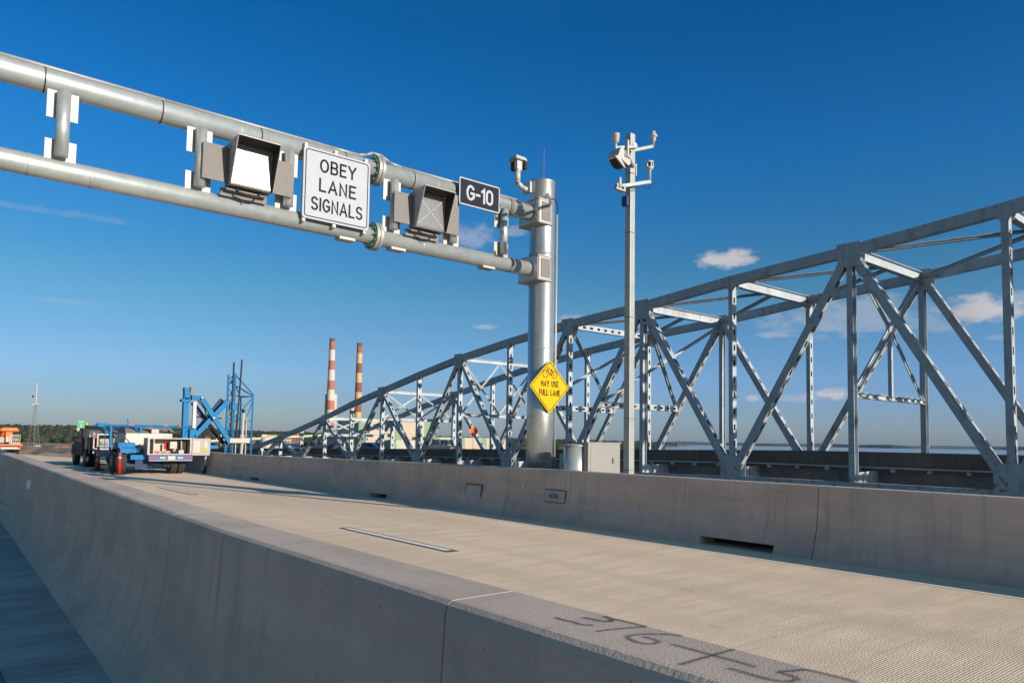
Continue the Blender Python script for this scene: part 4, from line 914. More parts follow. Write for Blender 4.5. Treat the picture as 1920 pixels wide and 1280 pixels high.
# open tool compartment
def tool(b):
    b.box(7.9, 9.64, 33.9, 33.94, .84, 1.52); b.box(7.9, 9.64, 33.25, 33.9, .83, .87); b.box(7.9, 9.64, 33.25, 33.9, 1.49, 1.53)
    b.box(7.9, 7.98, 33.25, 33.9, .87, 1.49); b.box(9.58, 9.64, 33.25, 33.9, .87, 1.49); b.box(8.12, 8.16, 33.25, 33.9, .87, 1.49)
tc_ = T('tool_compartment', 'bodyw', tool)
T('hose_reel', 'dark', lambda b: [b.tube((8.98+.17*math.cos(a*.5236), 33.8, 1.2+.17*math.sin(a*.5236)), (8.98+.17*math.cos((a+1)*.5236), 33.8, 1.2+.17*math.sin((a+1)*.5236)), .025, n=6) for a in range(12)], tc_)
T('control_panel', 'bodyw', lambda b: b.box(8.85, 9.12, 33.55, 33.85, 1.08, 1.38), tc_)
T('extinguisher', 'red', lambda b: b.tube((8.66, 33.6, 1.06), (8.66, 33.6, 1.34), .045, n=10), tc_)
T('hand_tool', 'red', lambda b: (b.beam((8.2, 33.5, .96), (8.42, 33.5, .93), .08, .06), b.beam((8.5, 33.5, .9), (8.66, 33.5, .98), .06, .05)), tc_)
T('hand_tool', 'orange', lambda b: (b.box(8.2, 8.4, 33.45, 33.6, .875, .91), b.box(8.55, 8.85, 33.45, 33.6, .875, .93)), tc_)
T('hand_tool', 'dark', lambda b: (b.box(9.3, 9.52, 33.6, 33.8, .95, 1.46), b.box(8.95, 9.2, 33.6, 33.8, .875, .98)), tc_)
T('hand_tool', 'bodyw', lambda b: (b.box(9.2, 9.4, 33.5, 33.58, .88, 1.02), b.tube((9.3, 33.5, 1.0), (9.28, 33.5, 1.42), .03, n=8)), tc_)
dr = T('open_door', 'greybox', lambda b: b.box(9.66, 10.42, 33.26, 33.30, .80, 1.53), bevel=.006)
T('placard', 'bodyw', lambda b: b.box(9.70, 9.98, 33.245, 33.257, .92, 1.42), dr); T('placard', 'yellow', lambda b: b.box(10.13, 10.26, 33.24, 33.257, .98, 1.12), dr); T('placard', 'bodyw', lambda b: b.box(10.15, 10.30, 33.243, 33.257, 1.14, 1.42), dr)
gn = T('generator', 'bodyw', lambda b: b.hull8([(7.35, 34.95, 1.0), (9.3, 34.95, 1.0), (9.3, 36.8, 1.0), (7.35, 36.8, 1.0)], [(7.45, 35.05, 1.72), (9.3, 34.95, 1.72), (9.3, 36.8, 1.72), (7.45, 36.8, 1.72)]), bevel=.02)
T('generator_hood', 'galv_dull', lambda b: b.hull8([(7.45, 35.2, 1.725), (9.5, 35.2, 1.725), (9.5, 36.8, 1.725), (7.45, 36.8, 1.725)], [(7.5, 35.6, 1.98), (9.4, 35.6, 1.98), (9.4, 36.6, 1.98), (7.5, 36.6, 1.98)]), gn)
T('exhaust_box', 'bodyw', lambda b: b.box(8.45, 8.75, 35.0, 35.3, 1.73, 1.90), gn)
def rail(b):
    b.beam((6.55, 36.0, 2.03), (9.9, 34.2, 2.0), .07, .07); b.beam((6.75, 38.0, 2.06), (10, 36.4, 2.06), .07, .07)
    for x, y in ((7.0, 35.75), (8.05, 35.2), (9.6, 34.4)): b.beam((x, y, .95), (x, y, 2.0), .08, .08)
    b.beam((6.72, 35.9, 1.98), (7.0, 35.75, 1.6), .05, .05); b.beam((7.85, 35.3, 1.98), (8.05, 35.2, 1.65), .05, .05); b.beam((9.8, 34.3, 1.98), (9.6, 34.4, 1.6), .05, .05)
    b.box(6.5, 6.95, 35.85, 36.1, 1.98, 2.14); b.beam((7.6, 35.4, 2.04), (7.55, 35.4, 2.35), .05, .05)
T('top_rail', 'blue', rail)
T('mast_column', 'blue', lambda b: (b.box(9.98, 10.22, 35.9, 36.15, 1.1, 3.4), b.box(10.3, 10.6, 35.9, 36.2, 1.0, 2.1), b.box(9.9, 10.9, 35.8, 36.3, 1.0, 1.5)), bevel=.01)
T('mast_head', 'blue', lambda b: (b.hull8([(10.02, 35.9, 3.3), (10.36, 35.9, 3.3), (10.36, 36.2, 3.3), (10.02, 36.2, 3.3)], [(9.99, 35.9, 3.86), (10.16, 35.9, 3.86), (10.16, 36.2, 3.86), (9.99, 36.2, 3.86)]), b.box(9.88, 10.3, 35.85, 36.2, 3.2, 3.32)))
T('mast_head_guard', 'galv_dull', lambda b: b.box(10.26, 10.40, 35.9, 36.1, 3.33, 3.90))
T('hydraulic_cylinder', 'white', lambda b: b.box(10.36, 10.52, 35.75, 35.88, 1.98, 3.22), bevel=.02)
def arm(b, p0, p1, w=.22):
    b.beam(p0, p1, .14, w, side=(0, 1, 0))
T('scissor_arm', 'blue', lambda b: (b.beam((10.3, 35.85, 3.42), (10.75, 35.85, 3.40), .14, .2, side=(0, 1, 0)), arm(b, (10.72, 35.85, 3.45), (12.15, 35.85, 1.32))), bevel=.01)
T('scissor_arm', 'blue', lambda b: arm(b, (10.45, 36.0, 1.5), (12.0, 36.0, 3.3)), bevel=.01)
T('scissor_arm', 'dkblue', lambda b: arm(b, (10.5, 36.4, 3.2), (12.0, 36.4, 1.3), .18)); T('scissor_arm', 'dkblue', lambda b: arm(b, (10.6, 36.5, 1.6), (11.9, 36.5, 3.4), .2))
T('pivot', 'bodyw', lambda b: (b.tube((10.75, 35.74, 3.42), (10.75, 35.78, 3.42), .05, n=10), b.tube((11.32, 35.74, 2.5), (11.32, 35.78, 2.5), .05, n=10), b.tube((10.55, 35.9, 1.62), (10.55, 35.93, 1.62), .05, n=10)))
T('hydraulic_hose', 'dark', lambda b: (b.path([(10.6, 35.9, 3.3), (10.95, 35.95, 2.9), (11.1, 36.0, 2.3), (11.35, 36, 2.1)], .03, 6), b.path([(10.8, 35.9, 1.5), (11.2, 35.9, 2.1), (11.6, 35.9, 1.7), (11.7, 35.9, 1.1), (11.9, 35.9, 1.3)], .03, 6)))
def lat(b):
    V = [(11.95, 36.0), (12.28, 36.0), (11.95, 37.0), (12.9, 37.0)]
    b.tube((11.97, 36, .2), (12.0, 36, 4.6), .05, n=8); b.tube((12.3, 36, .2), (12.33, 36, 4.68), .045, n=8); b.tube((13.2, 36, .2), (13.22, 36, 3.7), .04, n=8); b.tube((12.98, 37, .2), (12.98, 37, 3.6), .035, n=8)
    b.tube((12.0, 36, 4.45), (12.3, 36, 4.5), .03, n=6); b.tube((12.33, 36, 4.6), (13.22, 36, 3.7), .035, n=6); b.tube((12.33, 36.8, 4.3), (13.22, 36, 3.62), .03, n=6); b.tube((12.33, 36, 4.15), (12.98, 37, 3.55), .03, n=6)
    for z in (3.62, 3.2, 2.45, 2.0, 1.3): b.tube((12.0, 36, z), (12.33, 36, z), .025, n=6)
    b.tube((12.33, 36, 3.6), (13.22, 36, 3.6), .03, n=6); b.tube((12.98, 37, 3.6), (13.22, 36, 3.6), .03, n=6); b.tube((12.33, 36, 3.2), (12.75, 36, 3.2), .03, n=6)
    b.tube((12.33, 36, 2.5), (13.22, 36, 3.55), .03, n=6); b.tube((12.33, 36, 1.7), (13.0, 36.9, 2.9), .025, n=6); b.tube((13.22, 36, 3.5), (12.8, 36, 2.0), .025, n=6); b.tube((12.8, 36, 2.0), (13.2, 36, 1.4), .025, n=6); b.tube((13.22, 36, 2.4), (12.33, 36, 2.4), .025, n=6)
    for i in range(7): z = .9+.52*i; b.tube((12.0, 36, z), (12.33, 36, z+.5), .02, n=6); b.tube((12.33, 36, z), (12.0, 36, z+.5), .02, n=6)
    b.tube((10.6, 36.6, 2.55), (11.97, 36.6, 2.5), .03, n=6); b.tube((10.6, 36.6, 2.02), (11.97, 36.6, 1.98), .025, n=6)
    b.box(12.1, 12.45, 35.9, 36.1, 2.9, 3.2)
T('lattice_tower', 'blue', lat)
T('lift_mast', 'dark', lambda b: b.tube((12.15, 35.9, .6), (12.2, 35.9, 5.2), .045, n=8)); T('lift_mast', 'dark', lambda b: b.tube((12.42, 35.9, 1.3), (12.58, 35.9, 5.36), .04, n=8))
T('cross_beam', 'bodyw', lambda b: b.box(12.1, 13.05, 35.75, 35.85, 1.33, 1.55))
T('lift_cylinder', 'bodyw', lambda b: (b.tube((12.72, 35.95, .5), (12.76, 35.95, 2.78), .07, n=10), b.tube((12.44, 35.95, .5), (12.44, 35.95, 2.6), .03, n=8), b.tube((12.92, 35.95, .5), (12.92, 35.95, 2.6), .03, n=8)))
T('cylinder_cap', 'dark', lambda b: b.tube((12.76, 35.95, 2.785), (12.76, 35.95, 2.95), .075, n=10))
jk = T('jack_leg', 'blue', lambda b: (b.box(10.42, 10.54, 33.6, 33.72, .76, 1.45), b.box(10.2, 10.54, 33.6, 33.72, .78, .9), b.beam((10.0, 35.8, 1.2), (10.48, 33.7, 1.2), .1, .14)))
T('jack_ram', 'galv', lambda b: b.tube((10.36, 33.66, .38), (10.36, 33.66, .76), .045, n=10), jk)
T('caster_fork', 'bodyw', lambda b: (b.box(10.24, 10.27, 33.55, 33.8, .12, .38), b.box(10.39, 10.42, 33.55, 33.8, .12, .38), b.box(10.24, 10.42, 33.55, 33.8, .38, .40)), jk)
T('caster_wheel', 'tyre', lambda b: b.tube((10.285, 33.68, .16), (10.375, 33.68, .16), .16, n=16), jk)
T('marker_tape', 'red', lambda b: (b.box(7.62, 7.8, 35.36, 35.44, 2.06, 2.10), b.box(8.85, 9.05, 34.72, 34.80, 2.04, 2.08), b.box(8.35, 8.55, 34.98, 35.06, 1.93, 1.96)))
for pth in ([(7.1, 34.6, 1.32), (7.3, 34.4, 1.5), (7.5, 34.5, 1.3), (7.7, 34.6, 1.1), (7.9, 34.5, 1.25)], [(8.0, 33.5, .6), (8.3, 33.6, .4), (8.7, 33.5, .36), (9.0, 33.6, .45), (9.3, 33.5, .6)], [(9.5, 34.9, 1.7), (9.7, 35.2, 1.4), (9.9, 35.5, 1.6), (10.0, 35.8, 1.5)]): T('control_cable', 'dark', lambda b: b.path(pth, .02, 5))
T('side_locker', 'dkblue', lambda b: b.box(7.62, 7.9, 33.9, 34.5, .91, 1.05), bevel=.01); T('side_locker', 'dkblue', lambda b: b.box(8.7, 8.95, 33.8, 34.2, .3, .6), bevel=.01)
T('outrigger', 'blue', lambda b: b.box(9.46, 9.95, 34.9, 35.05, .66, .78)); T('outrigger_foot', 'blue', lambda b: b.box(9.951, 10.05, 34.9, 35.05, .3, .9)); T('slewing_beam', 'blue', lambda b: b.box(10.91, 11.6, 35.9, 36.1, 1.05, 1.2))
T('guard_rail', 'blue', lambda b: [b.tube((7.0+.33*i, 36.9, 1.0), (7.0+.33*i, 36.9, 1.95), .018, n=5) for i in range(9)])
T('beacon', 'orange', lambda b: b.tube((9.45, 34.5, 2.03), (9.45, 34.5, 2.16), .05, n=10))
T('drum', 'bodyw', lambda b: b.tube((8.25, 34.3, 1.0), (8.25, 34.3, 1.2), .09, n=10))

# ------------------------------------------------------------------ dark service truck ahead of it
tk = empty('service_truck', (8.2, 43, 0), 'dark service truck with a boom and rear tool box parked ahead of the blue crane', 'truck')
def K(name, m, fn, par=None, **k):
    b = MB(); fn(b); return b.build(name, m, par or tk, **k)
cabo = K('cab', 'cab', lambda b: b.hull8([(7.25, y, z) for y, z in ((43.6, .6), (43.6, 1.15), (43.75, 1.92), (44.6, 1.95), (45.3, 1.25), (46.6, 1.1), (46.8, .95), (46.8, .5), (43.6, .5))], [(9.1, y, z) for y, z in ((43.6, .6), (43.6, 1.15), (43.75, 1.92), (44.6, 1.95), (45.3, 1.25), (46.6, 1.1), (46.8, .95), (46.8, .5), (43.6, .5))]), bevel=.05)
K('side_window', 'glass', lambda b: b.hull8([(7.235, y, z) for y, z in ((43.85, 1.22), (43.95, 1.8), (44.5, 1.82), (45.05, 1.25))], [(7.248, y, z) for y, z in ((43.85, 1.22), (43.95, 1.8), (44.5, 1.82), (45.05, 1.25))]), cabo)
K('rear_window', 'glass', lambda b: b.hull8([(7.5, 43.58, 1.25), (8.9, 43.58, 1.25), (8.85, 43.70, 1.82), (7.55, 43.70, 1.82)], [(7.5, 43.6, 1.25), (8.9, 43.6, 1.25), (8.85, 43.72, 1.82), (7.55, 43.72, 1.82)]), cabo)
K('side_mirror', 'dark', lambda b: (b.box(6.86, 7.0, 45.0, 45.1, 1.35, 1.78), b.beam((7.0, 45.05, 1.5), (7.26, 45.0, 1.4), .04, .04)), cabo)
for x, y in ((7.36, 45.8), (9.0, 45.8), (7.32, 42.6), (7.60, 42.6), (9.0, 42.6), (8.74, 42.6)):
    wh = K('wheel', 'tyre', lambda b: b.tube((x-.13, y, .45), (x+.13, y, .45), .45, n=24), bevel=.03); K('rim', 'galv_dull', lambda b: b.tube((x-.14, y, .45), (x+.14, y, .45), .2, n=14), wh)
K('flatbed', 'dark', lambda b: (b.box(7.3, 9.1, 41.2, 43.5, .88, 1.0), b.box(7.5, 8.9, 41.3, 46, .55, .75), b.box(7.3, 7.36, 41.2, 43.5, 1.0, 1.5), b.box(7.9, 8.9, 41.8, 43.4, 1.01, 1.5)))
K('bed_frame', 'bodyw', lambda b: (b.box(7.3, 7.36, 41.16, 41.2, .7, 1.72), b.box(7.3, 9.1, 41.12, 41.19, .88, .96), b.box(7.28, 7.32, 42, 42.06, .7, 1.6)))
tbx = K('tool_box', 'bodyw', lambda b: (b.box(7.44, 8.2, 41.0, 41.04, 1.60, 1.67), b.box(7.44, 8.2, 41.0, 41.7, 1.02, 1.06), b.box(7.44, 7.5, 41.0, 41.7, 1.06, 1.60), b.box(8.12, 8.2, 41.0, 41.7, 1.06, 1.60), b.box(7.44, 8.2, 41.66, 41.7, 1.06, 1.6), b.box(7.44, 8.2, 41.05, 41.7, 1.60, 1.64)))
K('equipment', 'greybox', lambda b: (b.box(7.6, 8.0, 41.2, 41.5, 1.07, 1.42), b.tube((7.65, 41.15, 1.2), (7.95, 41.15, 1.2), .08, n=8)), tbx)
K('tarpaulin', 'tealtarp', lambda b: b.hull8([(7.6, 41.2, 1.68), (8.1, 41.2, 1.68), (8.1, 41.7, 1.68), (7.6, 41.7, 1.68)], [(7.65, 41.25, 1.80), (8.0, 41.3, 1.82), (8.0, 41.6, 1.80), (7.7, 41.6, 1.78)]) if True else None)
K('crane_boom', 'dark', lambda b: b.beam((7.02, 41.6, 2.06), (8.5, 40.4, 1.60), .09, .10)); K('crane_post', 'dark', lambda b: (b.box(7.02, 7.12, 41.6, 41.7, .9, 2.1), b.box(8.35, 8.55, 40.35, 40.6, .95, 1.6)))
K('boom_tip', 'yellow', lambda b: b.box(7.0, 7.1, 41.5, 41.62, 2.08, 2.2))
K('rear_bumper', 'bodyw', lambda b: b.box(7.55, 8.2, 41.0, 41.08, .62, .68)); K('tail_light', 'red', lambda b: (b.box(7.62, 7.85, 41.02, 41.08, .74, .86))); K('marker_light', 'red', lambda b: b.box(7.34, 7.42, 41.08, 41.11, 1.45, 1.62)); K('number_plate', 'bodyw', lambda b: b.box(7.7, 7.95, 40.98, 41.0, .66, .74))
K('windscreen_panel', 'bodyw', lambda b: b.hull8([(7.2, 44.9, 1.5), (7.3, 44.9, 1.5), (7.3, 45.15, 1.95), (7.2, 45.15, 1.95)], [(7.32, 44.95, 1.5), (7.42, 44.95, 1.5), (7.42, 45.2, 1.95), (7.32, 45.2, 1.95)]))

# ------------------------------------------------------------------ orange lift truck farther on
ot = empty('lift_truck', (6.2, 68, 0), 'orange aerial lift truck at the far left end of the road', 'truck')
def O(name, m, fn, **k):
    b = MB(); fn(b); return b.build(name, m, ot, **k)
O('platform', 'orange', lambda b: b.box(5.0, 7.05, 66, 71, .66, .80), bevel=.02)
O('chassis', 'dark', lambda b: (b.box(5.3, 6.9, 66.1, 71.5, .35, .64)))
for x, y in ((5.35, 66.8), (6.75, 66.8), (5.35, 70.5), (6.75, 70.5)): O('wheel', 'tyre', lambda b: b.tube((x-.15, y, .42), (x+.15, y, .42), .42, n=20))
O('bumper', 'bodyw', lambda b: b.box(5.7, 6.9, 65.92, 65.98, .42, .58)); O('tail_light', 'red', lambda b: b.box(6.75, 6.95, 65.88, 65.93, .5, .62)); O('tail_light', 'red', lambda b: b.box(5.5, 5.7, 65.88, 65.93, .5, .62))
O('turret', 'orange', lambda b: (b.box(6.0, 6.45, 66.5, 67.3, .81, 1.75), b.hull8([(5.6, 66.3, 1.75), (6.85, 66.3, 1.75), (6.85, 67.2, 1.75), (5.6, 67.2, 1.75)], [(5.8, 66.3, 2.02), (6.7, 66.3, 2.02), (6.7, 67.2, 2.02), (5.8, 67.2, 2.02)])), bevel=.03)
O('boom', 'orange', lambda b: (b.beam((5.9, 67, 1.85), (4.2, 67.5, 1.25), .3, .35), b.beam((5.95, 66.6, 1.9), (5.7, 66.8, .9), .14, .14)), bevel=.02)
O('body', 'orange', lambda b: b.box(4.6, 5.7, 67.2, 70.8, .81, 1.6), bevel=.04)
O('basket', 'bodyw', lambda b: ([b.box(6.2+.13*i, 6.23+.13*i, 65.95, 65.98, .85, 1.45) for i in range(6)], b.box(6.2, 6.88, 65.94, 65.99, 1.42, 1.47), b.box(6.2, 6.88, 65.94, 66.5, .82, .9), b.box(6.5, 6.88, 65.99, 66.03, 1.1, 1.16)))
O('control_box', 'greybox', lambda b: b.box(5.55, 5.9, 66.0, 66.3, .9, 1.3)); O('valve_block', 'bodyw', lambda b: b.box(6.0, 6.4, 66.05, 66.4, .95, 1.35))

# ------------------------------------------------------------------ channeliser cones
def cone(name, x, y, m, h, r0_, r1_, bands, label):
    r_ = empty(name, (x, y, 0), label, 'traffic cone')
    b = MB(); b.lathe([(.27, 0), (.27, .05), (.2, .06)], (x, y, .002), 8); b.build('base', 'dark', r_)
    def rad(z): return r0_+(r1_-r0_)*z/h
    b = MB(); b.lathe([(rad(.06), .062), (rad(h), h), (.05, h+.01), (.05, h+.06), (.02, h+.07)], (x, y, 0), 20); b.build('body', m, r_, smooth=True)
    for z0, z1 in bands:
        b = MB(); b.lathe([(rad(z0)+.003, z0), (rad(z1)+.003, z1)], (x, y, 0), 20); b.build('reflective_band', 'signwhite', r_, smooth=True)
cone('traffic_cone', 7.0, 38.2, 'coneor', 1.02, .12, .05, ((.42, .54), (.66, .80)), 'tapered orange traffic cone with two white bands behind the dark truck')
cone('traffic_post', 6.98, 33.75, 'conered', 1.06, .072, .055, ((.66, .74), (.84, .92)), 'straight red channeliser post with white bands beside the left trailer wheel')

# mile sign on the far parapet
gm = empty('distance_sign', (9.5, 58, .9), 'small green sign with a white digit standing above the far parapet', 'sign')
b = MB(); b.box(9.27, 9.72, 58, 58.02, 2.0, 2.58); b.build('panel', 'green', gm)
b = MB(); b.tube((9.5, 58.05, .9), (9.5, 58.05, 2.5), .03, n=6); b.build('post', 'galv_plate', gm)
text_mesh('lettering', '1', (9.5, 57.995, 2.2), .34, 'signwhite', gm, .012); b = MB(); b.box(9.36, 9.64, 57.99, 57.996, 2.42, 2.48); b.build('lettering', 'signwhite', gm)

# ------------------------------------------------------------------ power station and far structures
GZ = -26.
c1 = empty('smokestack', (765, 1590, GZ), 'taller red and white banded chimney with a sooty top, left of the pair', 'chimney')
def stack(root, x, y, ztop, bands, rt_, rb_, zref=-20):
    mats = []; prof = []; zc = ztop
    names = list(dict.fromkeys([b_[1] for b_ in bands]))
    def rad(z): return rt_+(rb_-rt_)*(ztop-z)/(ztop-GZ)
    segs = []
    for hgt, m in bands: segs.append((zc-hgt, zc, m)); zc -= hgt
    segs[-1] = (GZ, segs[-1][1], segs[-1][2])
    b = MB(); segs = segs[::-1]; prof = [(rad(segs[0][0]), segs[0][0])]; idx = []
    for z0, z1, m in segs: prof.append((rad(z1), z1)); idx.append(names.index(m))
    b.lathe(prof, (x, y, 0), 28, mats=idx); b.build('shaft', names, root, smooth=True)
    b = MB(); b.lathe([(rt_+.6, ztop), (rt_+.6, ztop+1.4), (rt_-.8, ztop+1.4), (rt_-.8, ztop-4)], (x, y, 0), 28); b.build('rim', 'stk_soot', root, smooth=True)
p1 = 24.6*1.03
stack(c1, 765, 1590, 229, [(6, 'stk_soot'), (19, 'stk_sootred')]+[(24.6, 'stk_white'), (22, 'stk_red')]*5+[(24, 'stk_red')], 6.2, 11.4)
c2 = empty('smokestack', (760, 1446, GZ), 'rusty brown and cream banded chimney, the shorter of the pair on the right', 'chimney')
stack(c2, 760, 1446, 205, [(7, 'stk_soot'), (14, 'stk_sootred'), (22, 'stk_rust'), (21, 'stk_brown'), (21, 'stk_rust'), (21, 'stk_brown'), (22, 'stk_rust'), (21, 'stk_brown'), (21, 'stk_rust'), (22, 'stk_red'), (22, 'stk_rust'), (22, 'stk_red'), (20, 'stk_brown')], 5.6, 9.0)
c3 = empty('smokestack', (800, 1660, GZ), 'broad plain grey concrete chimney half hidden behind the left banded one', 'chimney')
b = MB(); b.lathe([(15, GZ), (14.2, 103), (14.2, 105)], (800, 1660, 0), 28); b.build('shaft', 'stk_conc', c3, smooth=True)
b = MB(); b.lathe([(14.5, GZ), (14.45, 62)], (800, 1660, 0), 28); b.build('lower_cladding', 'beige', c3, smooth=True)
pb = empty('power_station', (800, 1330, GZ), 'large cream and grey power station hall with green vertical stripes', 'building')
def PB(name, m, x0, x1, y0, y1, z0, z1, root=pb):
    b = MB(); b.box(x0, x1, y0, y1, z0, z1); return b.build(name, m, root)
PB('main_hall', 'beige', 750, 930, 1420, 1518, GZ, 38)
PB('shaded_cladding', 'greywall', 749.6, 750, 1436, 1502, GZ, 37.5)  # grey sheet, puts the shade on this side into the cladding colour
for y0, y1 in ((1420.2, 1436), (1502, 1517.8)): PB('green_stripe', 'pgreen', 749.2, 750, y0, y1, GZ, 37.6)
PB('green_stripe', 'pgreen', 750.2, 766, 1419.4, 1420, GZ, 37.6); PB('green_stripe', 'pgreen', 838, 856, 1419.4, 1420, GZ, 37.6); PB('green_stripe', 'pgreen', 915, 929.8, 1419.4, 1420, GZ, 37.6)
PB('roof_plant', 'greywall', 800, 815, 1440, 1455, 38.1, 42); PB('roof_plant', 'stk_soot', 842, 850, 1440, 1450, 38.1, 44)
PB('canopy_beam', 'grind', 790, 832, 1417, 1419, 27, 28.6)
PB('low_hall', 'beige', 870, 1080, 1330, 1400, GZ, 4.5)
for x0 in (884, 950, 1010): PB('green_stripe', 'pgreen', x0, x0+13, 1329.4, 1330, GZ, 4.2)
PB('low_hall', 'greywall', 700, 840, 1180, 1215, GZ, -2); PB('side_hall', 'dgreen', 690, 700, 1180, 1240, GZ, -3)
PB('boiler_house', 'grind', 790, 860, 1560, 1600, GZ, 30)
for i in range(7): 
    b = MB(); x = 862+9*i; b.tube((x, 1440, 38), (x, 1440, 50-3*(i % 3)), .5, n=6); b.build('vent_pipe', 'galv_dull', pb)
ob = empty('industrial_building', (640, 1650, GZ), 'low yellowish works building with rows of pipes left of the chimneys', 'building')
PB('hall', 'beige', 620, 690, 1630, 1660, GZ, 4, ob); PB('hall', 'greywall', 600, 650, 1560, 1590, GZ, -5, ob)
for i in range(6): PB('pipe_rack', 'stk_rust' if i % 2 else 'grind', 622, 688, 1627, 1629.5, -20+4*i, -18.2+4*i, ob)
PB('upper_storey', 'stk_brown', 690, 712, 1630, 1660, GZ, 10, ob)
ob = empty('industrial_building', (560, 1700, GZ), 'cluster of small reddish plant buildings at the left end of the works', 'building')
for i in range(7): PB('block', ('stk_brown', 'beige', 'grind', 'greywall')[i % 4], 520+18*i, 532+18*i, 1700-20*i, 1716-20*i, GZ, -2+((i*5) % 9), ob)
ob = empty('storage_tank', (520, 1280, GZ), 'upright white storage tank below the conveyor', 'tank')
b = MB(); b.lathe([(9, GZ), (9, -2), (2, 0)], (500, 1290, 0), 20); b.build('tank_shell', 'stk_white', ob, smooth=True)
cv = empty('conveyor', (560, 1500, GZ), 'long pale green conveyor gallery climbing towards the power station', 'conveyor')
b = MB(); b.beam((330, 1340, -14), (740, 1560, 6), 5, 3.6); b.build('gallery', 'roofgreen', cv)
b = MB(); b.beam((330, 1340, -17), (740, 1560, 3), 4.4, 2.2); b.build('gallery_underside', 'grind', cv)
for i in range(7):
    t = (i+.5)/7; x, y, z = 330+410*t, 1340+220*t, -18+20*t; b = MB(); b.beam((x-2, y, GZ), (x, y, z), 1.2, 1.2); b.beam((x+4, y, GZ), (x, y, z), 1.2, 1.2); b.build('trestle', 'grind', cv)
wh_ = empty('warehouse', (290, 900, GZ), 'long low warehouse with a pale green roof behind the crane', 'building')
b = MB(); b.box(235, 330, 760, 800, GZ, -17); b.build('wall', 'beige', wh_)
b = MB(); b.hull8([(233, 758, -16.9), (332, 758, -16.9), (332, 802, -16.9), (233, 802, -16.9)], [(235, 778, -11.5), (330, 778, -11.5), (330, 782, -11.5), (235, 782, -11.5)]); b.build('roof', 'roofgreen', wh_)
# far radio tower
rtw = empty('radio_tower', (172, 1490, GZ), 'slender lattice radio tower rising over the wooded hills on the left', 'tower')
x0, y0 = raydir(63, 835).x, raydir(63, 835).y; kk = 1500/math.hypot(x0, y0); x0 *= kk; y0 *= kk
rtw.location = (x0, y0, GZ)
b = MB()
def leg(i, z): 
    w_ = 9.5*(1-(z-GZ)/75.)+1.2 if z < 49 else 1.6
    a = i*2*math.pi/3+.4; return (x0+w_*math.cos(a), y0+w_*math.sin(a), z)
zs = [GZ+7.5*i for i in range(11)]
for i in range(3):
    for z, z2 in zip(zs, zs[1:]):
        b.tube(leg(i, z), leg(i, z2), .32, n=4); b.tube(leg(i, z), leg((i+1) % 3, z2), .16, n=4); b.tube(leg((i+1) % 3, z), leg(i, z2), .16, n=4); b.tube(leg(i, z2), leg((i+1) % 3, z2), .16, n=4)
b.build('lattice_shaft', 'galv_dull', rtw)
b = MB(); b.tube((x0, y0, 49), (x0, y0, 86), .85, n=8); b.build('upper_mast', 'stk_conc', rtw)
for z, dx, m in ((63, -5, 'dark'), (49, -4, 'stk_white'), (50, 3, 'stk_white')):
    b = MB(); b.tube((x0+dx-1, y0-2, z), (x0+dx+1, y0-3, z), 1.8, n=10); b.build('dish', m, rtw)

# ------------------------------------------------------------------ terrain, water, woods
def bearing(x, y): return math.degrees(math.atan2(x, y))
def sstep(a, b_, x):
    t = min(1, max(0, (x-a)/(b_-a))); return t*t*(3-2*t)
def ground_h(x, y):
    r_ = math.hypot(x, y); br = bearing(x, y)
    n1 = noise.noise(Vector((x/700, y/700, 3.)))+.5*noise.noise(Vector((x/260, y/260, 7.)))
    left = sstep(60, 8, br) if br > -60 else .6
    hill = left*(sstep(1500, 3300, r_)*(40+7*n1)) + sstep(2200, 5200, r_)*(14+5*n1)*(1-left)
    land = 1-sstep(48.5, 50.5, br+2.2*n1) if r_ < 5200 else (1-sstep(51, 53, br))
    if br < -75 or br > 150: land = 1
    near = sstep(60, 200, r_)
    return (-27.5+1.6*land+near*0+hill*land) if land > 0 else -29.
me = bpy.data.meshes.new('ground'); vs = []; fs = []
rr_ = [0, 60, 150, 300, 500, 700, 900, 1100, 1300, 1450, 1600, 1750, 1900, 2100, 2300, 2500, 2750, 3000, 3300, 3700, 4200, 4800, 5500, 6500, 8000, 10500, 14000]
NA = 480
for ri, r_ in enumerate(rr_):
    for a in range(NA):
        t = 2*math.pi*a/NA; x, y = r_*math.sin(t), r_*math.cos(t); vs.append((x, y, ground_h(x+.01, y+.01)))
for ri in range(len(rr_)-1):
    for a in range(NA): fs.append((ri*NA+a, ri*NA+(a+1) % NA, (ri+1)*NA+(a+1) % NA, (ri+1)*NA+a))
me.from_pydata(vs, [], fs); me.materials.append(M['soil'])
M['soil'].node_tree.nodes['Principled BSDF'].inputs['Roughness'].default_value = 1
go = bpy.data.objects.new('ground', me); C.objects.link(go); go['kind'] = 'structure'
gm_ = mat('ground_cover', (.045, .06, .025), .95, 0, .3, .004)
add_layer(gm_, (1, 1, 1), .0028, .52, .56, (.30, .20, .12), .9); me.materials[0] = gm_
add_layer(gm_, (1, 1, 1), .02, .60, .66, (.38, .33, .25), .8)
b = MB(); bs = [5+.75*i for i in range(17)]; rs = [1180+60*i for i in range(11)]
def gp(br, r_):
    r2_ = r_+45*noise.noise(Vector((br*.6, r_/300, 3))); x, y = r2_*math.sin(R(br)), r2_*math.cos(R(br)); return (x, y, ground_h(x, y)+1.1)
for i in range(16):
    for j in range(10):
        if noise.noise(Vector((i*.35, j*.3, 8.))) < -.28: continue
        b.face([gp(bs[i], rs[j]), gp(bs[i+1], rs[j]), gp(bs[i+1], rs[j+1]), gp(bs[i], rs[j+1])])
bmesh.ops.remove_doubles(b.bm, verts=b.bm.verts, dist=.05)
tag(b.build('bare_ground', 'soil'), kind='structure')
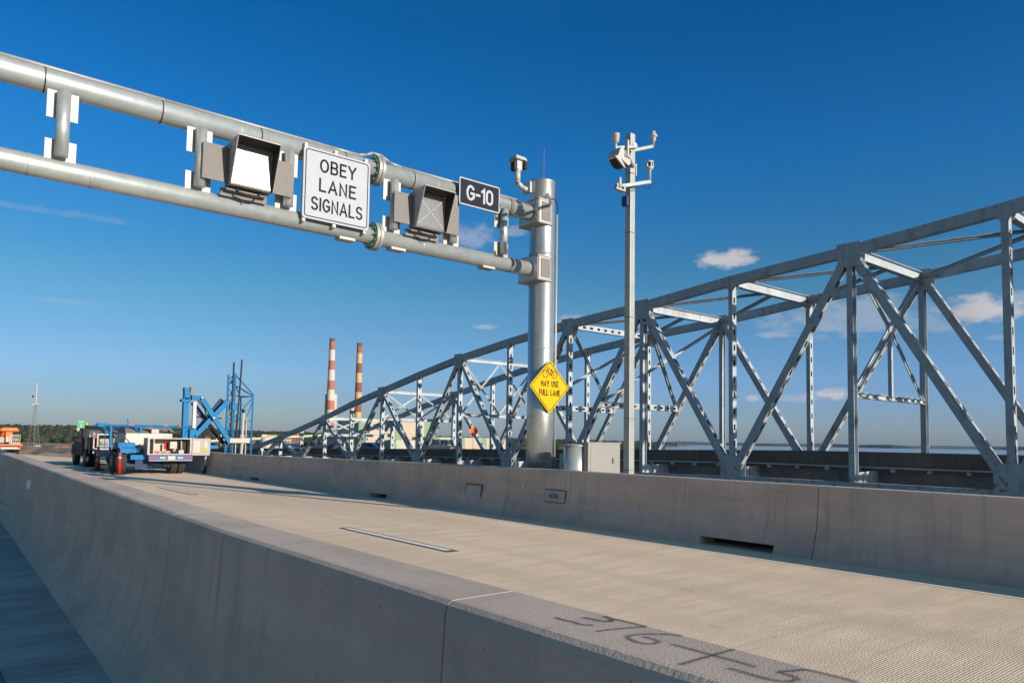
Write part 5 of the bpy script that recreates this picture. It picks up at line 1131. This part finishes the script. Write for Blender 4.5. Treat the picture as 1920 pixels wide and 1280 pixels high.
for i, (br, r_, w_, h_, m_, tx) in enumerate([(6.9, 1500, 9, 5, 'stk_white', 'small white shed on the bare ground left of the radio tower'), (9.2, 1420, 22, 4, 'stk_rust', 'long low tan shed on the bare ground right of the radio tower'), (10.6, 1480, 12, 6, 'stk_white', 'white shed on the bare ground nearest the dark truck mirror'), (8.4, 1560, 10, 4, 'stk_brown', 'reddish brown shed at the back of the bare ground')]):
    x, y = r_*math.sin(R(br)), r_*math.cos(R(br)); z = ground_h(x, y)+.6
    sd = empty('shed', (x, y, z), tx, 'shed', 'sheds on the bare ground')
    q = MB(); q.box(x-w_/2, x+w_/2, y-3, y+3, z-2, z+h_); q.build('wall', m_, sd)
    q = MB(); q.hull8([(x-w_/2-.5, y-3.5, z+h_+.02), (x+w_/2+.5, y-3.5, z+h_+.02), (x+w_/2+.5, y+3.5, z+h_+.02), (x-w_/2-.5, y+3.5, z+h_+.02)], [(x-w_/2, y-.3, z+h_+2), (x+w_/2, y-.3, z+h_+2), (x+w_/2, y+.3, z+h_+2), (x-w_/2, y+.3, z+h_+2)]); q.build('roof', 'stk_brown' if i % 2 else 'galv_dull', sd)
b = MB(); n_ = 64
b.face([(22000*math.cos(2*math.pi*i/n_), 22000*math.sin(2*math.pi*i/n_), -27.) for i in range(n_)])
wm2 = mat('river_water', (.05, .085, .11), .12, 0, .05, .002, bump=.6, bscale=.08, spec=.6); tag(b.build('water', wm2), kind='structure')
# far shore on the right
b = MB(); pts = []
for i in range(60):
    a = R(48+i*1.1); rr2 = 9000+900*noise.noise(Vector((i*.2, 1, 2))); h_ = 26+14*noise.noise(Vector((i*.35, 5, 2)))+(6 if i % 3 else 0); pts.append((a, rr2, h_))
for (a, r1, h1), (a2, r2_, h2) in zip(pts, pts[1:]):
    def P(a, r_, z): return (r_*math.sin(a), r_*math.cos(a), z)
    b.hull8([P(a, r1, -28), P(a2, r2_, -28), P(a2, r2_+700, -28), P(a, r1+700, -28)], [P(a, r1+60, h1-28), P(a2, r2_+60, h2-28), P(a2, r2_+640, h2-24), P(a, r1+640, h1-24)])
M['farland'] = mat('far_wooded_shore', (.016, .028, .03), .95, 0, .2, .004); tag(b.build('far_shore_hills', 'farland'), kind='structure')

# woodland: thousands of small ragged crowns merged into one mass
fm = bpy.data.materials.new('woodland_foliage'); fm.use_nodes = True; n = fm.node_tree.nodes; l = fm.node_tree.links; p = n['Principled BSDF']; p.inputs['Roughness'].default_value = .8; p.inputs['Specular IOR Level'].default_value = .15
at = n.new('ShaderNodeAttribute'); at.attribute_name = 'tint'; rmp = n.new('ShaderNodeValToRGB'); l.new(at.outputs['Fac'], rmp.inputs[0]); l.new(rmp.outputs[0], p.inputs['Base Color'])
cr = rmp.color_ramp; cr.elements[0].color = (.014, .022, .011, 1); cr.elements[1].color = (.07, .062, .03, 1)
for pos, c_ in ((.35, (.026, .036, .017, 1)), (.6, (.04, .050, .023, 1)), (.85, (.055, .060, .028, 1))): e = cr.elements.new(pos); e.color = c_
import numpy as np
rng = np.random.default_rng(5)
bmi = bmesh.new(); bmesh.ops.create_icosphere(bmi, subdivisions=2, radius=1); bmi.verts.ensure_lookup_table()
iv = np.array([v.co[:] for v in bmi.verts]); itf = np.array([[v.index for v in f.verts] for f in bmi.faces]); bmi.free()
bmi = bmesh.new(); bmesh.ops.create_icosphere(bmi, subdivisions=1, radius=1); iv1 = np.array([v.co[:] for v in bmi.verts]); itf1 = np.array([[v.index for v in f.verts] for f in bmi.faces]); bmi.free()
def wood(name, spots, iv, itf, jit, label):
    n_ = len(spots); nv = len(iv)
    V = np.empty((n_, nv, 3)); tint = np.empty((n_, nv))
    for i, (x, y, z, rad_, hh) in enumerate(spots):
        j = 1+rng.normal(0, jit, (nv, 1)); v = iv*j; a = rng.uniform(0, 6.28); c_, s_ = math.cos(a), math.sin(a)
        V[i, :, 0] = x+rad_*(v[:, 0]*c_-v[:, 1]*s_); V[i, :, 1] = y+rad_*(v[:, 0]*s_+v[:, 1]*c_); V[i, :, 2] = z+hh*.5+v[:, 2]*hh*.52
        tint[i, :] = np.clip(rng.normal(.42, .22)+.25*noise.noise(Vector((x/150, y/150, 0)))+rng.normal(0, .1, nv), 0, 1)
    me = bpy.data.meshes.new(name); F = (itf[None]+np.arange(n_)[:, None, None]*nv).reshape(-1, 3)
    me.vertices.add(n_*nv); me.vertices.foreach_set('co', V.reshape(-1)); me.loops.add(F.size); me.loops.foreach_set('vertex_index', F.reshape(-1)); me.polygons.add(len(F)); me.polygons.foreach_set('loop_start', np.arange(0, F.size, 3)); me.update(calc_edges=True)
    at_ = me.attributes.new('tint', 'FLOAT', 'POINT'); at_.data.foreach_set('value', tint.reshape(-1)); me.materials.append(fm)
    o = bpy.data.objects.new(name, me); C.objects.link(o); o['kind'] = 'stuff'; o['label'] = label; o['category'] = 'woodland'; return o
sp = []
tries = 0
while len(sp) < 9000 and tries < 60000:
    tries += 1
    br = rng.uniform(0, 54); r_ = 1300*(4.2**rng.uniform(0, 1)); 
    x, y = r_*math.sin(R(br)), r_*math.cos(R(br)); gh = ground_h(x, y)
    if gh < -27: continue
    cl = noise.noise(Vector((x/420, y/420, 2.)))
    if r_ < 1900 and cl < (.05 if br > 13 else .45): continue
    if 4.5 < br < 17.5 and r_ < 1850: continue
    if 545 < x < 1100 and 1150 < y < 1700: continue
    if 320 < x < 760 and 1250 < y < 1600: continue
    hh = rng.uniform(11, 19); sp.append((x, y, gh-2, rng.uniform(6, 10)*(1+.25*(r_/3000)), hh))
wood('woodland', sp, iv1, itf1, .16, 'dense green woods covering the far hills')
# treetops on the near shore, seen over the old bridge deck
sp = []
tries = 0
while len(sp) < 900 and tries < 9000:
    tries += 1
    br = rng.uniform(49.5, 66); r_ = rng.uniform(1400, 1750)+14*(br-50); x, y = r_*math.sin(R(br)), r_*math.cos(R(br))
    if noise.noise(Vector((x/120, y/120, 9.))) < -.05+.035*(br-50)-.25: continue
    sp.append((x, y, -27.3, rng.uniform(4, 7), rng.uniform(6, 11)))
wood('shore_woods', sp, iv1, itf1, .16, 'low treetops along the near river bank beyond the old bridge')
#HAZE
b = MB(); b.box(-15000, 15000, -15000, 15000, -31, 260)
hz = b.build('haze', 'dark'); hm = bpy.data.materials.new('haze_air'); hm.use_nodes = True; n = hm.node_tree.nodes; l = hm.node_tree.links
n.remove(n['Principled BSDF']); vp = n.new('ShaderNodeVolumePrincipled'); vp.inputs['Density'].default_value = HAZE_D; vp.inputs['Color'].default_value = (.5, .72, 1, 1); vp.inputs['Anisotropy'].default_value = .0
l.new(vp.outputs[0], n['Material Output'].inputs['Volume']); hz.data.materials.clear(); hz.data.materials.append(hm); hz['kind'] = 'stuff'; hz['label'] = 'thin pale haze in the air over the river and the far hills'
